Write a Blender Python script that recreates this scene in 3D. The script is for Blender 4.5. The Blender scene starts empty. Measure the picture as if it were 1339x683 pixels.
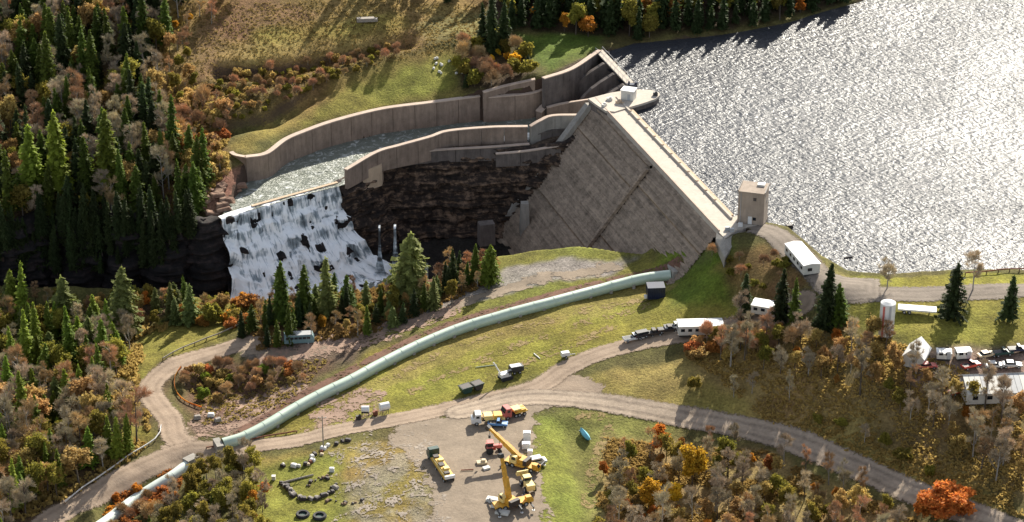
import bpy, bmesh, math, random
import numpy as np
from mathutils import Vector, Matrix
random.seed(7); rng = np.random.default_rng(7)
SC = bpy.context.scene
COL = SC.collection
# ------------------------------------------------------------------ camera
HF, PITCH, HC = 24.0, 27.0, 286.0
cd = bpy.data.cameras.new('camera'); cam = bpy.data.objects.new('camera', cd); COL.objects.link(cam)
cam.location = (0, 0, HC); cam.rotation_euler = (math.radians(90 - PITCH), 0, 0)
cd.sensor_fit = 'HORIZONTAL'; cd.angle = math.radians(HF); cd.clip_start = 1; cd.clip_end = 20000
SC.camera = cam
# ------------------------------------------------------------------ sky, sun, exposure
SUN_AZ, SUN_EL = 22.0, 31.0
w = bpy.data.worlds.new('World'); SC.world = w; w.use_nodes = True
nt = w.node_tree; bg = nt.nodes['Background']
sky = nt.nodes.new('ShaderNodeTexSky'); sky.sky_type = 'NISHITA'; sky.sun_disc = False
sky.sun_elevation = math.radians(SUN_EL); sky.sun_rotation = math.radians(SUN_AZ)
sky.altitude = 300; sky.dust_density = 1.0
_hs = nt.nodes.new('ShaderNodeHueSaturation'); _hs.inputs['Saturation'].default_value = .45; nt.links.new(sky.outputs[0], _hs.inputs['Color']); nt.links.new(_hs.outputs[0], bg.inputs[0]); bg.inputs[1].default_value = 0.088
sl = bpy.data.lights.new('sun', 'SUN'); sl.energy = 4.6; sl.angle = math.radians(0.5); sl.color = (1.0, 0.93, 0.80)
so = bpy.data.objects.new('sun', sl); COL.objects.link(so)
S = Vector((math.sin(math.radians(SUN_AZ)) * math.cos(math.radians(SUN_EL)), math.cos(math.radians(SUN_AZ)) * math.cos(math.radians(SUN_EL)), math.sin(math.radians(SUN_EL))))
so.rotation_euler = S.to_track_quat('Z', 'Y').to_euler(); so.location = (100, 800, 400)
SC.view_settings.view_transform = 'Standard'; SC.view_settings.look = 'None'; SC.view_settings.gamma = 1
SC.view_settings.exposure = 1.18
SC.cycles.max_bounces = 5; SC.cycles.transparent_max_bounces = 12

# ------------------------------------------------------------------ photograph geometry -> world
FPX = 1339 / 2 / math.tan(math.radians(HF / 2)); _p = math.radians(PITCH)
_fw = np.array([0, math.cos(_p), -math.sin(_p)]); _up = np.array([0, math.sin(_p), math.cos(_p)]); _rt = np.array([1., 0, 0])
CO = np.array([0, 0, HC])
def ray(x, y): return _fw * FPX + _rt * (x - 669.5) + _up * (341.5 - y)
def G(x, y, z):
    d = ray(x, y); return CO + d * ((z - HC) / d[2])
def pj(P):
    v = np.asarray(P, float) - CO; d = v @ _fw
    return 669.5 + FPX * (v @ _rt) / d, 341.5 - FPX * (v @ _up) / d

# ------------------------------------------------------------------ numeric helpers
_perm = rng.integers(0, 2**31, 65536)
def _h(ix, iy, s): return (_perm[(ix * 73856093 ^ iy * 19349663 ^ s * 83492791) & 65535] % 10007) / 10007.0
def vnoise(x, y, s=0):
    x = np.asarray(x, float); y = np.asarray(y, float)
    ix = np.floor(x).astype(np.int64); iy = np.floor(y).astype(np.int64); fx = x - ix; fy = y - iy
    fx = fx * fx * (3 - 2 * fx); fy = fy * fy * (3 - 2 * fy)
    a = _h(ix, iy, s); b = _h(ix + 1, iy, s); c = _h(ix, iy + 1, s); d = _h(ix + 1, iy + 1, s)
    return (a * (1 - fx) + b * fx) * (1 - fy) + (c * (1 - fx) + d * fx) * fy - 0.5
def fbm(x, y, s=0, o=4):
    r = 0; a = 1
    for k in range(o):
        r = r + a * vnoise(x, y, s + k * 17); x = x * 2.03; y = y * 2.03; a *= .5
    return r
def seg_dist(X, Y, pts):
    D = np.full(np.shape(X), 1e9)
    for (ax, ay), (bx, by) in zip(pts[:-1], pts[1:]):
        dx, dy = bx - ax, by - ay; L = dx * dx + dy * dy + 1e-9
        t = np.clip(((X - ax) * dx + (Y - ay) * dy) / L, 0, 1)
        D = np.minimum(D, np.hypot(X - ax - t * dx, Y - ay - t * dy))
    return D
def inside(X, Y, poly):
    c = np.zeros(np.shape(X), bool); n = len(poly)
    for i in range(n):
        x1, y1 = poly[i]; x2, y2 = poly[(i + 1) % n]
        m = ((y1 > Y) != (y2 > Y)) & (X < (x2 - x1) * (Y - y1) / (y2 - y1 + 1e-12) + x1)
        c ^= m
    return c
def sdist(X, Y, poly):      # positive inside
    d = seg_dist(X, Y, list(poly) + [poly[0]]); return np.where(inside(X, Y, poly), d, -d)
def sstep(a, b, x):
    t = np.clip((x - a) / (b - a), 0, 1); return t * t * (3 - 2 * t)
def smooth(pts, step=1.0):  # Catmull-Rom through points, resampled
    P = [np.asarray(p, float) for p in pts]; P = [2 * P[0] - P[1]] + P + [2 * P[-1] - P[-2]]; out = []
    for i in range(1, len(P) - 2):
        L = np.linalg.norm(P[i + 1] - P[i]); n = max(1, int(round(L / step)))
        for k in range(n):
            t = k / n
            out.append(0.5 * ((2 * P[i]) + (-P[i - 1] + P[i + 1]) * t + (2 * P[i - 1] - 5 * P[i] + 4 * P[i + 1] - P[i + 2]) * t * t + (-P[i - 1] + 3 * P[i] - 3 * P[i + 1] + P[i + 2]) * t ** 3))
    out.append(P[-2]); return np.array(out)

# ------------------------------------------------------------------ object helpers
def tag(o, label=None, cat=None, group=None, kind=None):
    if label: o['label'] = label
    if cat: o['category'] = cat
    if group: o['group'] = group
    if kind: o['kind'] = kind
    return o
def thing(name, label, cat, loc=(0, 0, 0), rz=0, group=None):
    o = bpy.data.objects.new(name, None); COL.objects.link(o); o.location = loc; o.rotation_euler = (0, 0, rz); o.empty_display_size = .5
    return tag(o, label, cat, group)
def mesh_np(name, V, F, mat=None, parent=None, smooth_=False, attrs=None):
    V = np.asarray(V, np.float32).reshape(-1, 3); F = np.asarray(F, np.int32); k = F.shape[1]
    me = bpy.data.meshes.new(name); me.vertices.add(len(V)); me.vertices.foreach_set('co', V.ravel())
    me.loops.add(F.size); me.loops.foreach_set('vertex_index', F.ravel())
    me.polygons.add(len(F)); me.polygons.foreach_set('loop_start', np.arange(0, F.size, k, dtype=np.int32))
    me.polygons.foreach_set('loop_total', np.full(len(F), k, np.int32))
    if smooth_: me.polygons.foreach_set('use_smooth', np.ones(len(F), bool))
    for an, (ty, arr) in (attrs or {}).items():
        a = me.attributes.new(an, ty, 'POINT')
        a.data.foreach_set('color' if ty == 'FLOAT_COLOR' else 'value', np.asarray(arr, np.float32).ravel())
    me.update(calc_edges=True); me.validate()
    if mat: me.materials.append(mat)
    o = bpy.data.objects.new(name, me); COL.objects.link(o)
    if parent: o.parent = parent
    return o
class MB:
    """collects shapes and links them as one mesh"""
    def __init__(s): s.v = []; s.f = []
    def add(s, vs, fs):
        b = len(s.v); s.v += [tuple(map(float, v)) for v in vs]; s.f += [tuple(b + i for i in f) for f in fs]; return s
    def box(s, c, d, rz=0, taper=1.0, ry=0):
        x, y, z = d[0] / 2, d[1] / 2, d[2] / 2
        vs = [(-x, -y, -z), (x, -y, -z), (x, y, -z), (-x, y, -z)] + [(a * taper, b * taper, z) for a, b in ((-x, -y), (x, -y), (x, y), (-x, y))]
        M = Matrix.Translation(c) @ Matrix.Rotation(rz, 4, 'Z') @ Matrix.Rotation(ry, 4, 'Y')
        return s.add([M @ Vector(v) for v in vs], [(3, 2, 1, 0), (4, 5, 6, 7), (0, 1, 5, 4), (1, 2, 6, 5), (2, 3, 7, 6), (3, 0, 4, 7)])
    def prism(s, outline, y0, y1, axis='y'):    # outline in x-z, extruded in y (or x-y outline extruded in z)
        n = len(outline)
        if axis == 'y': vs = [(a, y0, b) for a, b in outline] + [(a, y1, b) for a, b in outline]
        elif axis == 'x': vs = [(y0, a, b) for a, b in outline] + [(y1, a, b) for a, b in outline]
        else: vs = [(a, b, y0) for a, b in outline] + [(a, b, y1) for a, b in outline]
        return s.add(vs, [tuple(range(n)), tuple(range(2 * n - 1, n - 1, -1))] + [(i, (i + 1) % n, n + (i + 1) % n, n + i) for i in range(n)])
    def tube(s, a, b, r0, r1=None, n=8, cap=True):
        a = Vector(a); b = Vector(b); r1 = r0 if r1 is None else r1; d = (b - a).normalized()
        u = d.orthogonal().normalized(); w_ = d.cross(u); vs = []
        for p, r in ((a, r0), (b, r1)):
            vs += [p + u * (r * math.cos(2 * math.pi * i / n)) + w_ * (r * math.sin(2 * math.pi * i / n)) for i in range(n)]
        fs = [(i, (i + 1) % n, n + (i + 1) % n, n + i) for i in range(n)]
        if cap: fs += [tuple(range(n - 1, -1, -1)), tuple(range(n, 2 * n))]
        return s.add(vs, fs)
    def build(s, name, mat=None, parent=None, sm=False, bevel=0):
        me = bpy.data.meshes.new(name); me.from_pydata(s.v, [], s.f)
        bm = bmesh.new(); bm.from_mesh(me); bmesh.ops.recalc_face_normals(bm, faces=bm.faces)
        if bevel: bmesh.ops.bevel(bm, geom=list(bm.edges), offset=bevel, segments=1, affect='EDGES')
        bm.to_mesh(me); bm.free()
        if sm:
            for p in me.polygons: p.use_smooth = True
        if mat: me.materials.append(mat)
        o = bpy.data.objects.new(name, me); COL.objects.link(o)
        if parent: o.parent = parent
        return o
def copy_tree(o, parent=None):
    c = o.copy(); COL.objects.link(c); c.parent = parent
    for ch in list(o.children): copy_tree(ch, c)
    return c

# ------------------------------------------------------------------ materials
def nn(nt, t, **k):
    n = nt.nodes.new(t)
    for a, b in k.items():
        if a.startswith('i_'): n.inputs[a[2:].replace('_', ' ')].default_value = b
        else: setattr(n, a, b)
    return n
def mat(name, col, rough=.7, var=.2, scale=.6, bump=0, bscale=3, metal=0, spec=.5, rnd=0, col2=None, transl=0, detail=5):
    m = bpy.data.materials.new(name); m.use_nodes = True; t = m.node_tree; b = t.nodes['Principled BSDF']
    L = t.links.new
    tc = nn(t, 'ShaderNodeTexCoord'); no = nn(t, 'ShaderNodeTexNoise', i_Scale=scale, i_Detail=detail, i_Roughness=.65); L(tc.outputs['Object'], no.inputs['Vector'])
    cr = nn(t, 'ShaderNodeValToRGB'); e = cr.color_ramp.elements; e[0].position = .3; e[1].position = .7
    c2 = col2 or tuple(c * (1 + var) for c in col); c1 = tuple(c * (1 - var) for c in col) if not col2 else col
    e[0].color = (*c1, 1); e[1].color = (*c2, 1); L(no.outputs['Fac'], cr.inputs['Fac']); out = cr.outputs['Color']
    if rnd:
        oi = nn(t, 'ShaderNodeObjectInfo'); mr = nn(t, 'ShaderNodeMapRange', i_To_Min=1 - rnd, i_To_Max=1 + rnd); L(oi.outputs['Random'], mr.inputs['Value'])
        hs = nn(t, 'ShaderNodeHueSaturation'); L(out, hs.inputs['Color']); L(mr.outputs[0], hs.inputs['Value'])
        mh = nn(t, 'ShaderNodeMapRange', i_To_Min=.5 - rnd * .06, i_To_Max=.5 + rnd * .06); ml = nn(t, 'ShaderNodeMath', operation='FRACT'); mm = nn(t, 'ShaderNodeMath', operation='MULTIPLY'); mm.inputs[1].default_value = 7.13
        L(oi.outputs['Random'], mm.inputs[0]); L(mm.outputs[0], ml.inputs[0]); L(ml.outputs[0], mh.inputs['Value']); L(mh.outputs[0], hs.inputs['Hue']); out = hs.outputs['Color']
    L(out, b.inputs['Base Color']); b.inputs['Roughness'].default_value = rough; b.inputs['Metallic'].default_value = metal
    b.inputs['Specular IOR Level'].default_value = spec
    if bump:
        n2 = nn(t, 'ShaderNodeTexNoise', i_Scale=bscale, i_Detail=4); L(tc.outputs['Object'], n2.inputs['Vector'])
        bp = nn(t, 'ShaderNodeBump', i_Strength=bump, i_Distance=.2); L(n2.outputs['Fac'], bp.inputs['Height']); L(bp.outputs[0], b.inputs['Normal'])
    if transl:
        tr = nn(t, 'ShaderNodeBsdfTranslucent'); L(out, tr.inputs['Color']); mx = nn(t, 'ShaderNodeMixShader'); mx.inputs[0].default_value = transl
        L(b.outputs[0], mx.inputs[1]); L(tr.outputs[0], mx.inputs[2]); L(mx.outputs[0], t.nodes['Material Output'].inputs['Surface'])
    return m
M = {}
def mm_(k, *a, **kw): M[k] = mat(k, *a, **kw)
mm_('white_paint', (.64, .64, .63), .45, .06, .8); mm_('off_white', (.55, .54, .50), .6, .12)
mm_('grey_metal', (.35, .36, .37), .45, .12); mm_('dark_metal', (.035, .035, .04), .5, .3); mm_('rubber', (.018, .018, .02), .8, .2)
mm_('glass_dark', (.012, .016, .022), .12, .2); mm_('chassis', (.03, .03, .033), .6, .3)
mm_('crane_yellow', (.60, .31, .03), .5, .3, 1.6); mm_('truck_yellow', (.62, .38, .06), .5, .3, 1.6); mm_('pale_yellow', (.75, .58, .22), .5, .15)
mm_('red_paint', (.42, .05, .03), .4, .2); mm_('red_soft', (.5, .12, .1), .5, .2); mm_('dark_blue', (.012, .018, .045), .35, .3); mm_('dark_green', (.015, .05, .04), .5, .3)
mm_('cyan_tarp', (.12, .40, .52), .5, .1, 2); mm_('teal_body', (.12, .20, .215), .45, .2); mm_('dark_brown', (.035, .025, .022), .6, .3); mm_('tan_paint', (.5, .4, .25), .5, .2)
mm_('wood', (.16, .10, .06), .85, .3, 2); mm_('weathered_wood', (.26, .23, .20), .85, .3, 2); mm_('rust', (.18, .06, .03), .85, .3, 2)
mm_('blue_paint', (.1, .25, .5), .4, .1)
mm_('bark', (.09, .07, .055), .9, .3, 3, rnd=.2); mm_('grey_bark', (.27, .25, .22), .9, .3, 3, rnd=.2); mm_('twig', (.44, .36, .24), .9, .25, .5, rnd=.3)
mm_('twig_brown', (.45, .29, .15), .9, .3, .5, rnd=.3)
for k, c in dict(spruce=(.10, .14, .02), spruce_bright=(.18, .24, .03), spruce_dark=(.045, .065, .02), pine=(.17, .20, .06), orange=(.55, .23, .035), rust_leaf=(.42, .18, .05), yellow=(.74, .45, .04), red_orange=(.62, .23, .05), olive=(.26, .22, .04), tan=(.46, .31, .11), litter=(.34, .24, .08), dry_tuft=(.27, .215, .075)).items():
    mm_(k, c, .75, .35, .9, rnd=.3, transl=.48, spec=.25)
# ================================================================== TERRAIN
CREST, LAKE, FLOOR = 20.0, 18.3, -18.0
DA, DB = G(780, 130, CREST), G(940, 302, CREST)
DU = (DB - DA) / np.linalg.norm(DB - DA); DN = np.array([DU[1], -DU[0], 0.])      # along the crest, downstream
if DN[0] > 0: DN = -DN
FS = .8                                                                            # face slope, horizontal per vertical
def on_face(x, y):
    N = DN + np.array([0, 0, FS]); d = ray(x, y); return CO + d * (np.dot(DA - CO, N) / np.dot(d, N))
CTRL = """60 683 -9;-60 760 -12;-60 600 -14;-60 480 -12;0 400 -12;100 520 -9;200 515 -6;225 570 -7;290 590 -6.5;140 620 -8;220 470 -5.5;310 430 -4.5;250 400 -9;120 400 -11
390 450 -3.5;330 400 -7;480 440 -2.5;450 400 -5;560 400 -2;560 362 -5;640 380 0;650 340 0;700 332 2;760 330 3.5;760 350 3;838 342 5.5;868 354 6.9;885 345 9.3;905 333 12.3;925 321 15.6;880 362 6.5;860 395 5.5;740 400 3;640 430 .8;550 460 -1.2;450 512 -3.3;380 545 -5;330 565 -6;310 500 -6;270 500 -7;700 360 2.5
420 575 -4;500 550 -2.5;600 530 -1;700 515 0;760 500 1;850 455 4.5;900 440 6;960 425 8;750 530 0;900 545 0;1000 570 0;1100 600 1.5;1200 645 3;1339 700 4;1450 760 4
650 600 0;500 620 -1;500 760 -2;380 640 -4;300 680 -5.5;250 640 -8.5;200 650 -10.5;160 700 -12;700 760 -1;720 640 -.5;770 580 -1.5;800 640 -3;900 620 -3;1000 640 -3;1100 700 -3;900 760 -5;1200 760 -3
800 490 2.5;900 500 3.5;1000 530 3;960 480 6;1050 500 8;1150 560 6;1150 500 13;1250 580 8;1339 620 8.5;1250 530 12.5;1339 560 12.5;1450 600 13
1100 440 14;1160 445 16.5;1200 480 15.5;1250 500 14.8;1339 500 15;1450 500 15.5;1250 440 17.5;1339 440 18;1160 405 18.8;1250 400 19.2;1339 380 19.6;1100 380 19.3;1040 420 13;1050 358 19.8;1000 300 20;1040 315 19.9;980 385 13;940 335 16;905 370 9.5;900 400 8;975 410 10.5;950 312 19;1000 345 17.5;1339 352 19.2;1160 362 19.2;1450 350 19.2;1110 362 19
322 200 11.5;450 152 12.6;540 136 13.2;628 118 15.5;700 98 19;760 84 20.3;785 62 20.3;560 190 6;640 188 6.5;700 180 7;735 176 8;500 200 5.5;380 165 12.4
250 255 6;285 270 5;270 240 7.5;200 270 4;100 280 4;0 290 4;-80 300 4;0 200 11;150 200 11;240 200 10;0 100 20;150 100 20;250 100 19;0 0 32;150 0 31;300 0 29;450 0 28;600 0 25;640 30 22;550 50 21.5;450 80 19;400 110 16.5;330 130 15.5;300 160 13.5;560 100 17;620 90 17.5;500 40 23;700 50 20.5;740 60 20.2;720 80 19.8;680 92 18;280 200 10.5
770 45 20;830 57 18.6;960 44 18.6;1110 4 18.8;900 20 22;750 0 24;1000 0 21;640 -60 32;200 -100 44;0 -100 45;900 -80 34;1150 -60 24"""
cp = np.array([[float(v) for v in q.split()] for ln in CTRL.split('\n') for q in ln.split(';')])
CW = np.array([G(*q) for q in cp])
_c = CW[:, :2]; _D = np.hypot(_c[:, None, 0] - _c[None, :, 0], _c[:, None, 1] - _c[None, :, 1])
_n = len(_c); _A = np.zeros((_n + 3, _n + 3)); _A[:_n, :_n] = -_D - np.eye(_n) * 1.0; _A[:_n, _n] = 1; _A[:_n, _n + 1:_n + 3] = _c; _A[_n:, :_n] = _A[:_n, _n:].T
_w = np.linalg.solve(_A, np.r_[CW[:, 2], 0, 0, 0])
def base_h(X, Y):
    Xc = np.clip(X, -260, 300); Yc = np.clip(Y, 395, 950); r = _w[_n] + _w[_n + 1] * Xc + _w[_n + 2] * Yc
    for i in range(_n): r = r - _w[i] * np.hypot(Xc - _c[i, 0], Yc - _c[i, 1])
    return r
def W2(s, z=None):
    """'px py z; ...' -> world points"""
    out = []
    for q in s.split(';'):
        v = [float(a) for a in q.split()]; out.append(G(v[0], v[1], v[2] if len(v) > 2 else z))
    return np.array(out)
# gorge rim
RIM_LEFT = W2('-90 300 5;-40 290 5;0 300 5;40 286 5;70 278 5;100 286 5;135 280 5;160 292 5;190 284 5;215 296 5;245 288 5;265 293 5;288 286 4.6')
LIP = W2('288 286 4.6;330 273 4.6;380 259 4.6;442 242 4.6')
RIM_RIGHT = W2('442 242 4.8;456 236 5;480 222 5;500 207 5.5;560 198 6;620 195 6.5;690 195 7;735 188 9;758 178 11')
ridge0 = on_face(775, 150)
NEAR = W2('842 334 5;800 326 4.2;760 322 3;690 326 1.5;650 336 -1;560 364 -5;500 382 -6;400 394 -7;320 398 -8;200 388 -11;100 388 -12;0 388 -12;-90 388 -12')
dam_in = [DA[:2] + DN[:2] * 6, DB[:2] + DN[:2] * 6 - DU[:2] * 22]
GORGE = [tuple(p[:2]) for p in RIM_LEFT] + [tuple(p[:2]) for p in LIP[1:]] + [tuple(p[:2]) for p in RIM_RIGHT[1:]] + [tuple(p) for p in dam_in] + [tuple(p[:2]) for p in NEAR]
# channel between the two retaining walls
FARW = W2('322 207 12;350 202 12;375 184 12;400 173 12.3;440 159 12.8;500 144 13.3;560 136 13.6;628 127 14')
FARW2 = W2('632 129 14.3;690 124 14.8;712 118 15.2')
NEARW = W2('450 222 9.5;490 199 10;520 190 10.2;560 179 10.8;585 171 11;640 166 11.3;690 165 11.5')
NEARW2 = W2('692 165 11.6;704 158 12.6;722 151 13.4;764 150 14.2')
UPW = W2('712 104 20;750 91 20.3;786 67 20.6')
SPA, SPB = G(783, 66, 20.3), G(824, 109, 20.3)
CHAN = [tuple(p[:2]) for p in W2('296 278 4.5;322 240 5')] + [tuple(p[:2]) for p in FARW] + [tuple(p[:2]) for p in FARW2] + [tuple(p[:2]) for p in UPW] + [tuple(SPB[:2]), tuple(DA[:2] + DN[:2] * 2)] + [tuple(p[:2]) for p in NEARW2[::-1]] + [tuple(p[:2]) for p in NEARW[::-1]] + [tuple(G(440, 238, 5)[:2])]
NEAR_SHORE = W2('968 298 18.3;1003 297 18.3;1028 304 18.3;1046 320 18.3;1072 343 18.3;1106 358 18.3;1160 362 18.3;1230 359 18.3;1290 357 18.3;1400 354 18.3;1700 350 18.3')
FAR_SHORE = W2('1300 -80 18.3;1180 -25 18.3;1115 3 18.3;1040 26 18.3;960 43 18.3;880 50 18.3;830 57 18.3;800 63 18.3;786 66 18.3')
UPS = -DN[:2] * 6.5
LAKEP = [tuple(DA[:2] + UPS), tuple(DB[:2] + UPS)] + [tuple(p[:2]) for p in NEAR_SHORE] + [(3000, 540), (3000, 4000), (900, 4000)] + [tuple(p[:2]) for p in FAR_SHORE] + [tuple(SPA[:2]), tuple(SPB[:2])]
# banks on the far hillside and track edges: (pixels, depth, width)
DITCH = [('262 184 12;300 168 13;350 155 14;420 118 16', -3.2, 3.0), ('290 98 18;360 92 18.5;440 76 19.5;530 58 21', -4.0, 3.0), ('250 120 17;330 112 17;380 104 17.5', -2.6, 3), ('700 500 0;745 512 0', 0, 1),
         ('300 150 14;360 130 15.5;440 105 17;520 72 20;600 48 22', 2.0, 6), ('150 668 -11;200 640 -10;250 610 -9', -2.0, 4), ('742 560 -1;770 640 -2;765 700 -3', -1.4, 3),
         ('270 510 -6.5;300 500 -6;330 515 -6', -1.5, 8)]
def terrain(X, Y):
    H = base_h(X, Y)
    for s, dep, wd in DITCH:
        if dep: H = H + dep * np.exp(-(seg_dist(X, Y, [tuple(p[:2]) for p in W2(s)]) / wd) ** 2)
    rough = np.clip((np.abs(X - 20) + np.abs(Y - 520)) / 150, .25, 1)
    H = H + fbm(X / 14, Y / 14, 3, 4) * 1.1 * rough + fbm(X / 2.6, Y / 2.6, 9, 2) * .12
    d = sdist(X, Y, LAKEP); H = np.where(d > -6, np.where(d < 0, np.maximum(H, LAKE + .25 - d * .06) , H), H)
    H = H - sstep(-.3, 5, d) * np.clip(H - LAKE + 4, 0, 60)
    g = sdist(X, Y, GORGE) + 1.6; fl = FLOOR + fbm(X / 9, Y / 9, 21, 3) * 2.5; H = H + (fl - H) * sstep(0, 6, g)
    c = sdist(X, Y, CHAN); k = sstep(-.9, -.1, c) * (g < 0.5); H = H + (3.3 - H) * k * (H > 3.3)
    # beneath the dam body
    q = (X - DA[0]) * DN[0] + (Y - DA[1]) * DN[1]; s_ = (X - DA[0]) * DU[0] + (Y - DA[1]) * DU[1]; Ld = np.linalg.norm(DB - DA)
    m = (s_ > -4) & (s_ < Ld + 2) & (q > -7) & (q < 60)
    face = CREST - np.clip(q, 0, 60) / FS
    H = np.where(m & (q < 1), np.minimum(H, 8), H)
    H = np.where(m & (q >= 1) & (H > face - 2.0) & (q < (CREST - 4) * FS) & (s_ < Ld * .55), np.minimum(H, np.maximum(face - 2.5, -40)), H)
    return H
def axis(lo, a, b, hi, st):
    core = list(np.arange(a, b + .01, st)); l = []; r = []; v = a; k = st
    while v > lo: k *= 1.12; v -= k; l.append(v)
    v = b; k = st
    while v < hi: k *= 1.12; v += k; r.append(v)
    return np.array(l[::-1] + core + r)
GX = axis(-2500, -175, 165, 3200, .8); GY = axis(-300, 430, 720, 4200, .8)
XX, YY = np.meshgrid(GX, GY); HH = terrain(XX, YY)
_fw_ = (YY > 730); HH = np.where((YY > 1000), np.maximum(HH, 30 * sstep(1000, 1600, YY)) * (XX < 150) + HH * (XX >= 150), HH)
def hz(x, y):
    x = np.asarray(x, float); y = np.asarray(y, float)
    i = np.clip(np.searchsorted(GX, x) - 1, 0, len(GX) - 2); j = np.clip(np.searchsorted(GY, y) - 1, 0, len(GY) - 2)
    u = (x - GX[i]) / (GX[i + 1] - GX[i]); v = (y - GY[j]) / (GY[j + 1] - GY[j])
    return (HH[j, i] * (1 - u) + HH[j, i + 1] * u) * (1 - v) + (HH[j + 1, i] * (1 - u) + HH[j + 1, i + 1] * u) * v
_ts = np.arange(380, 1100, .3)
def at(px, py):
    d = ray(px, py); d = d / np.linalg.norm(d); P = CO[:, None] + d[:, None] * _ts
    b = P[2] - hz(P[0], P[1]) < 0; k = int(np.argmax(b)) if b.any() else len(_ts) - 1
    return Vector((P[0, k], P[1, k], float(hz(P[0, k], P[1, k]))))
def ats(s): return np.array([at(*[float(a) for a in q.split()[:2]]) for q in s.split(';')])

# ---- ground cover colours (what grows or lies there)
GRASS = (.185, .17, .032); DRY = (.20, .155, .05); FLOORC = (.10, .068, .035); SCRUB = (.13, .075, .045); DIRT = (.22, .165, .12); RED = (.16, .065, .05); ROCKC = (.10, .065, .05); DKG = (.06, .085, .018); OLV = (.205, .155, .045); GRV = (.24, .215, .19)
base = np.stack([np.full(XX.shape, c) for c in (.10, .09, .03)], -1)
def paint(s, col, soft=2.5, z=None, amt=1.0, nz=3.0, brk=0):
    global base
    pl = [tuple(p[:2]) for p in ats(s)]
    x0 = min(p[0] for p in pl) - 12; x1 = max(p[0] for p in pl) + 12; y0 = min(p[1] for p in pl) - 12; y1 = max(p[1] for p in pl) + 12
    i0, i1 = np.searchsorted(GX, [x0, x1]); j0, j1 = np.searchsorted(GY, [y0, y1]); X = XX[j0:j1, i0:i1]; Y = YY[j0:j1, i0:i1]
    d = sdist(X, Y, pl) + fbm(X / 5, Y / 5, 31, 3) * nz; k = sstep(-soft, soft, d) * amt
    if brk: k = k * sstep(-.1, .25, fbm(X / brk, Y / brk, 55, 3))
    base[j0:j1, i0:i1] = base[j0:j1, i0:i1] * (1 - k[..., None]) + np.array(col) * k[..., None]
paint('-60 -60;240 -60;215 60;200 180;270 280;-60 300', FLOORC)
paint('230 -60;640 -60;640 20;560 60;300 170;200 250;200 60', (.24, .165, .06))
paint('240 60;330 -20;420 20;330 70;260 110', (.17, .095, .06), amt=.55)
paint('330 40;540 20;530 50;330 90', (.24, .19, .05)); paint('290 55;520 50;530 72;280 92', (.27, .20, .07), amt=.7)
paint('290 195;420 120;530 70;625 60;640 90;605 125;540 133;440 152;380 168;322 200', OLV)
paint('440 120;620 62;615 110;500 140;400 165', (.16, .17, .03), amt=.7)
paint('540 30;640 10;630 60;560 60', (.19, .16, .06))
paint('262 186;300 165;420 117;530 72;520 62;420 95;290 95;260 120;240 170', (.10, .085, .03), amt=.75, soft=2)
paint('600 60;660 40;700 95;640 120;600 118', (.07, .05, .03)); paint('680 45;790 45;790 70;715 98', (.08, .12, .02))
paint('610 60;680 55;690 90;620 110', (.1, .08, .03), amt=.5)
paint('200 180;290 150;300 235;240 260;190 250', (.17, .11, .05)); paint('440 240;450 215;500 190;690 160;770 140;770 190;690 205;560 205;480 235', (.10, .075, .055), soft=1)
paint('262 236;330 225;330 250;290 285;262 275', (.22, .12, .08), soft=1, nz=1)
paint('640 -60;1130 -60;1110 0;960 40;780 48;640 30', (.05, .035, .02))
# near bank
paint('-60 390;250 390;240 480;200 560;60 700;-60 760', FLOORC)
paint('330 395;650 335;660 350;480 440;330 460', (.10, .06, .03))
paint('150 470;230 400;330 390;330 430;215 470;160 530;205 570;150 610;130 590', GRASS, amt=.9)
paint('640 345;760 322;860 345;870 360;700 390;560 430;470 455;560 395', (.15, .15, .03))
paint('660 352;720 338;830 340;800 362;650 385;540 420;430 455;330 468;320 455;470 430', GRV, soft=1.5)
paint('330 440;480 430;470 480;340 480', (.13, .09, .07), amt=.8); paint('250 480;340 470;440 470;400 520;300 560;245 540;230 500', (.11, .065, .04)); paint('290 540;400 500;370 540;300 570;250 560', (.22, .15, .12), amt=.8, nz=4)
paint('480 460;640 410;860 358;900 372;1010 385;960 425;860 440;750 480;560 535;400 580;330 570;400 530', GRASS)
paint('880 310;960 340;1010 360;1000 390;880 400;860 370', (.10, .14, .018)); paint('940 350;1000 320;1060 370;1010 400;960 390', (.17, .10, .04), amt=.8)
paint('860 362;700 402;560 452;450 520;470 530;600 470;760 415;880 375', (.24, .19, .06), amt=.6, soft=1, nz=4); paint('600 480;760 430;900 400;900 415;740 460;600 500', (.22, .20, .035), amt=.5, nz=5)
paint('440 515;500 510;480 545;400 565;360 560', (.27, .2, .13), amt=.75, nz=5, brk=6)
paint('330 600;500 575;560 590;560 700;300 700', OLV); paint('450 590;520 570;560 600;570 700;460 700', (.23, .2, .13), nz=5, brk=5); paint('330 610;450 590;450 690;330 690', (.16, .18, .03), amt=.8)
paint('700 540;745 560;770 700;700 700;690 620', (.17, .18, .035), nz=2); paint('735 535;900 545;880 570;800 640;780 690;760 640', (.17, .165, .045))
paint('790 570;1000 590;1200 680;1200 760;780 760', (.25, .18, .075)); paint('770 500;880 470;940 440;1040 440;1140 560;1300 640;1300 680;1190 640;1000 560;760 510', (.26, .21, .06)); paint('900 480;1040 430;1150 430;1250 510;1339 530;1400 680;1280 640;1000 540', (.24, .165, .07), amt=.6)
paint('800 492;900 465;960 480;900 520;820 512', (.26, .21, .07), amt=.6)
paint('1095 395;1339 388;1450 388;1450 450;1200 458;1130 430', GRASS); paint('1190 462;1260 452;1450 455;1450 510;1230 512;1180 500', (.22, .16, .12)); paint('1100 362;1170 364;1450 356;1450 382;1180 380', (.2, .19, .03), soft=1)
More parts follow.
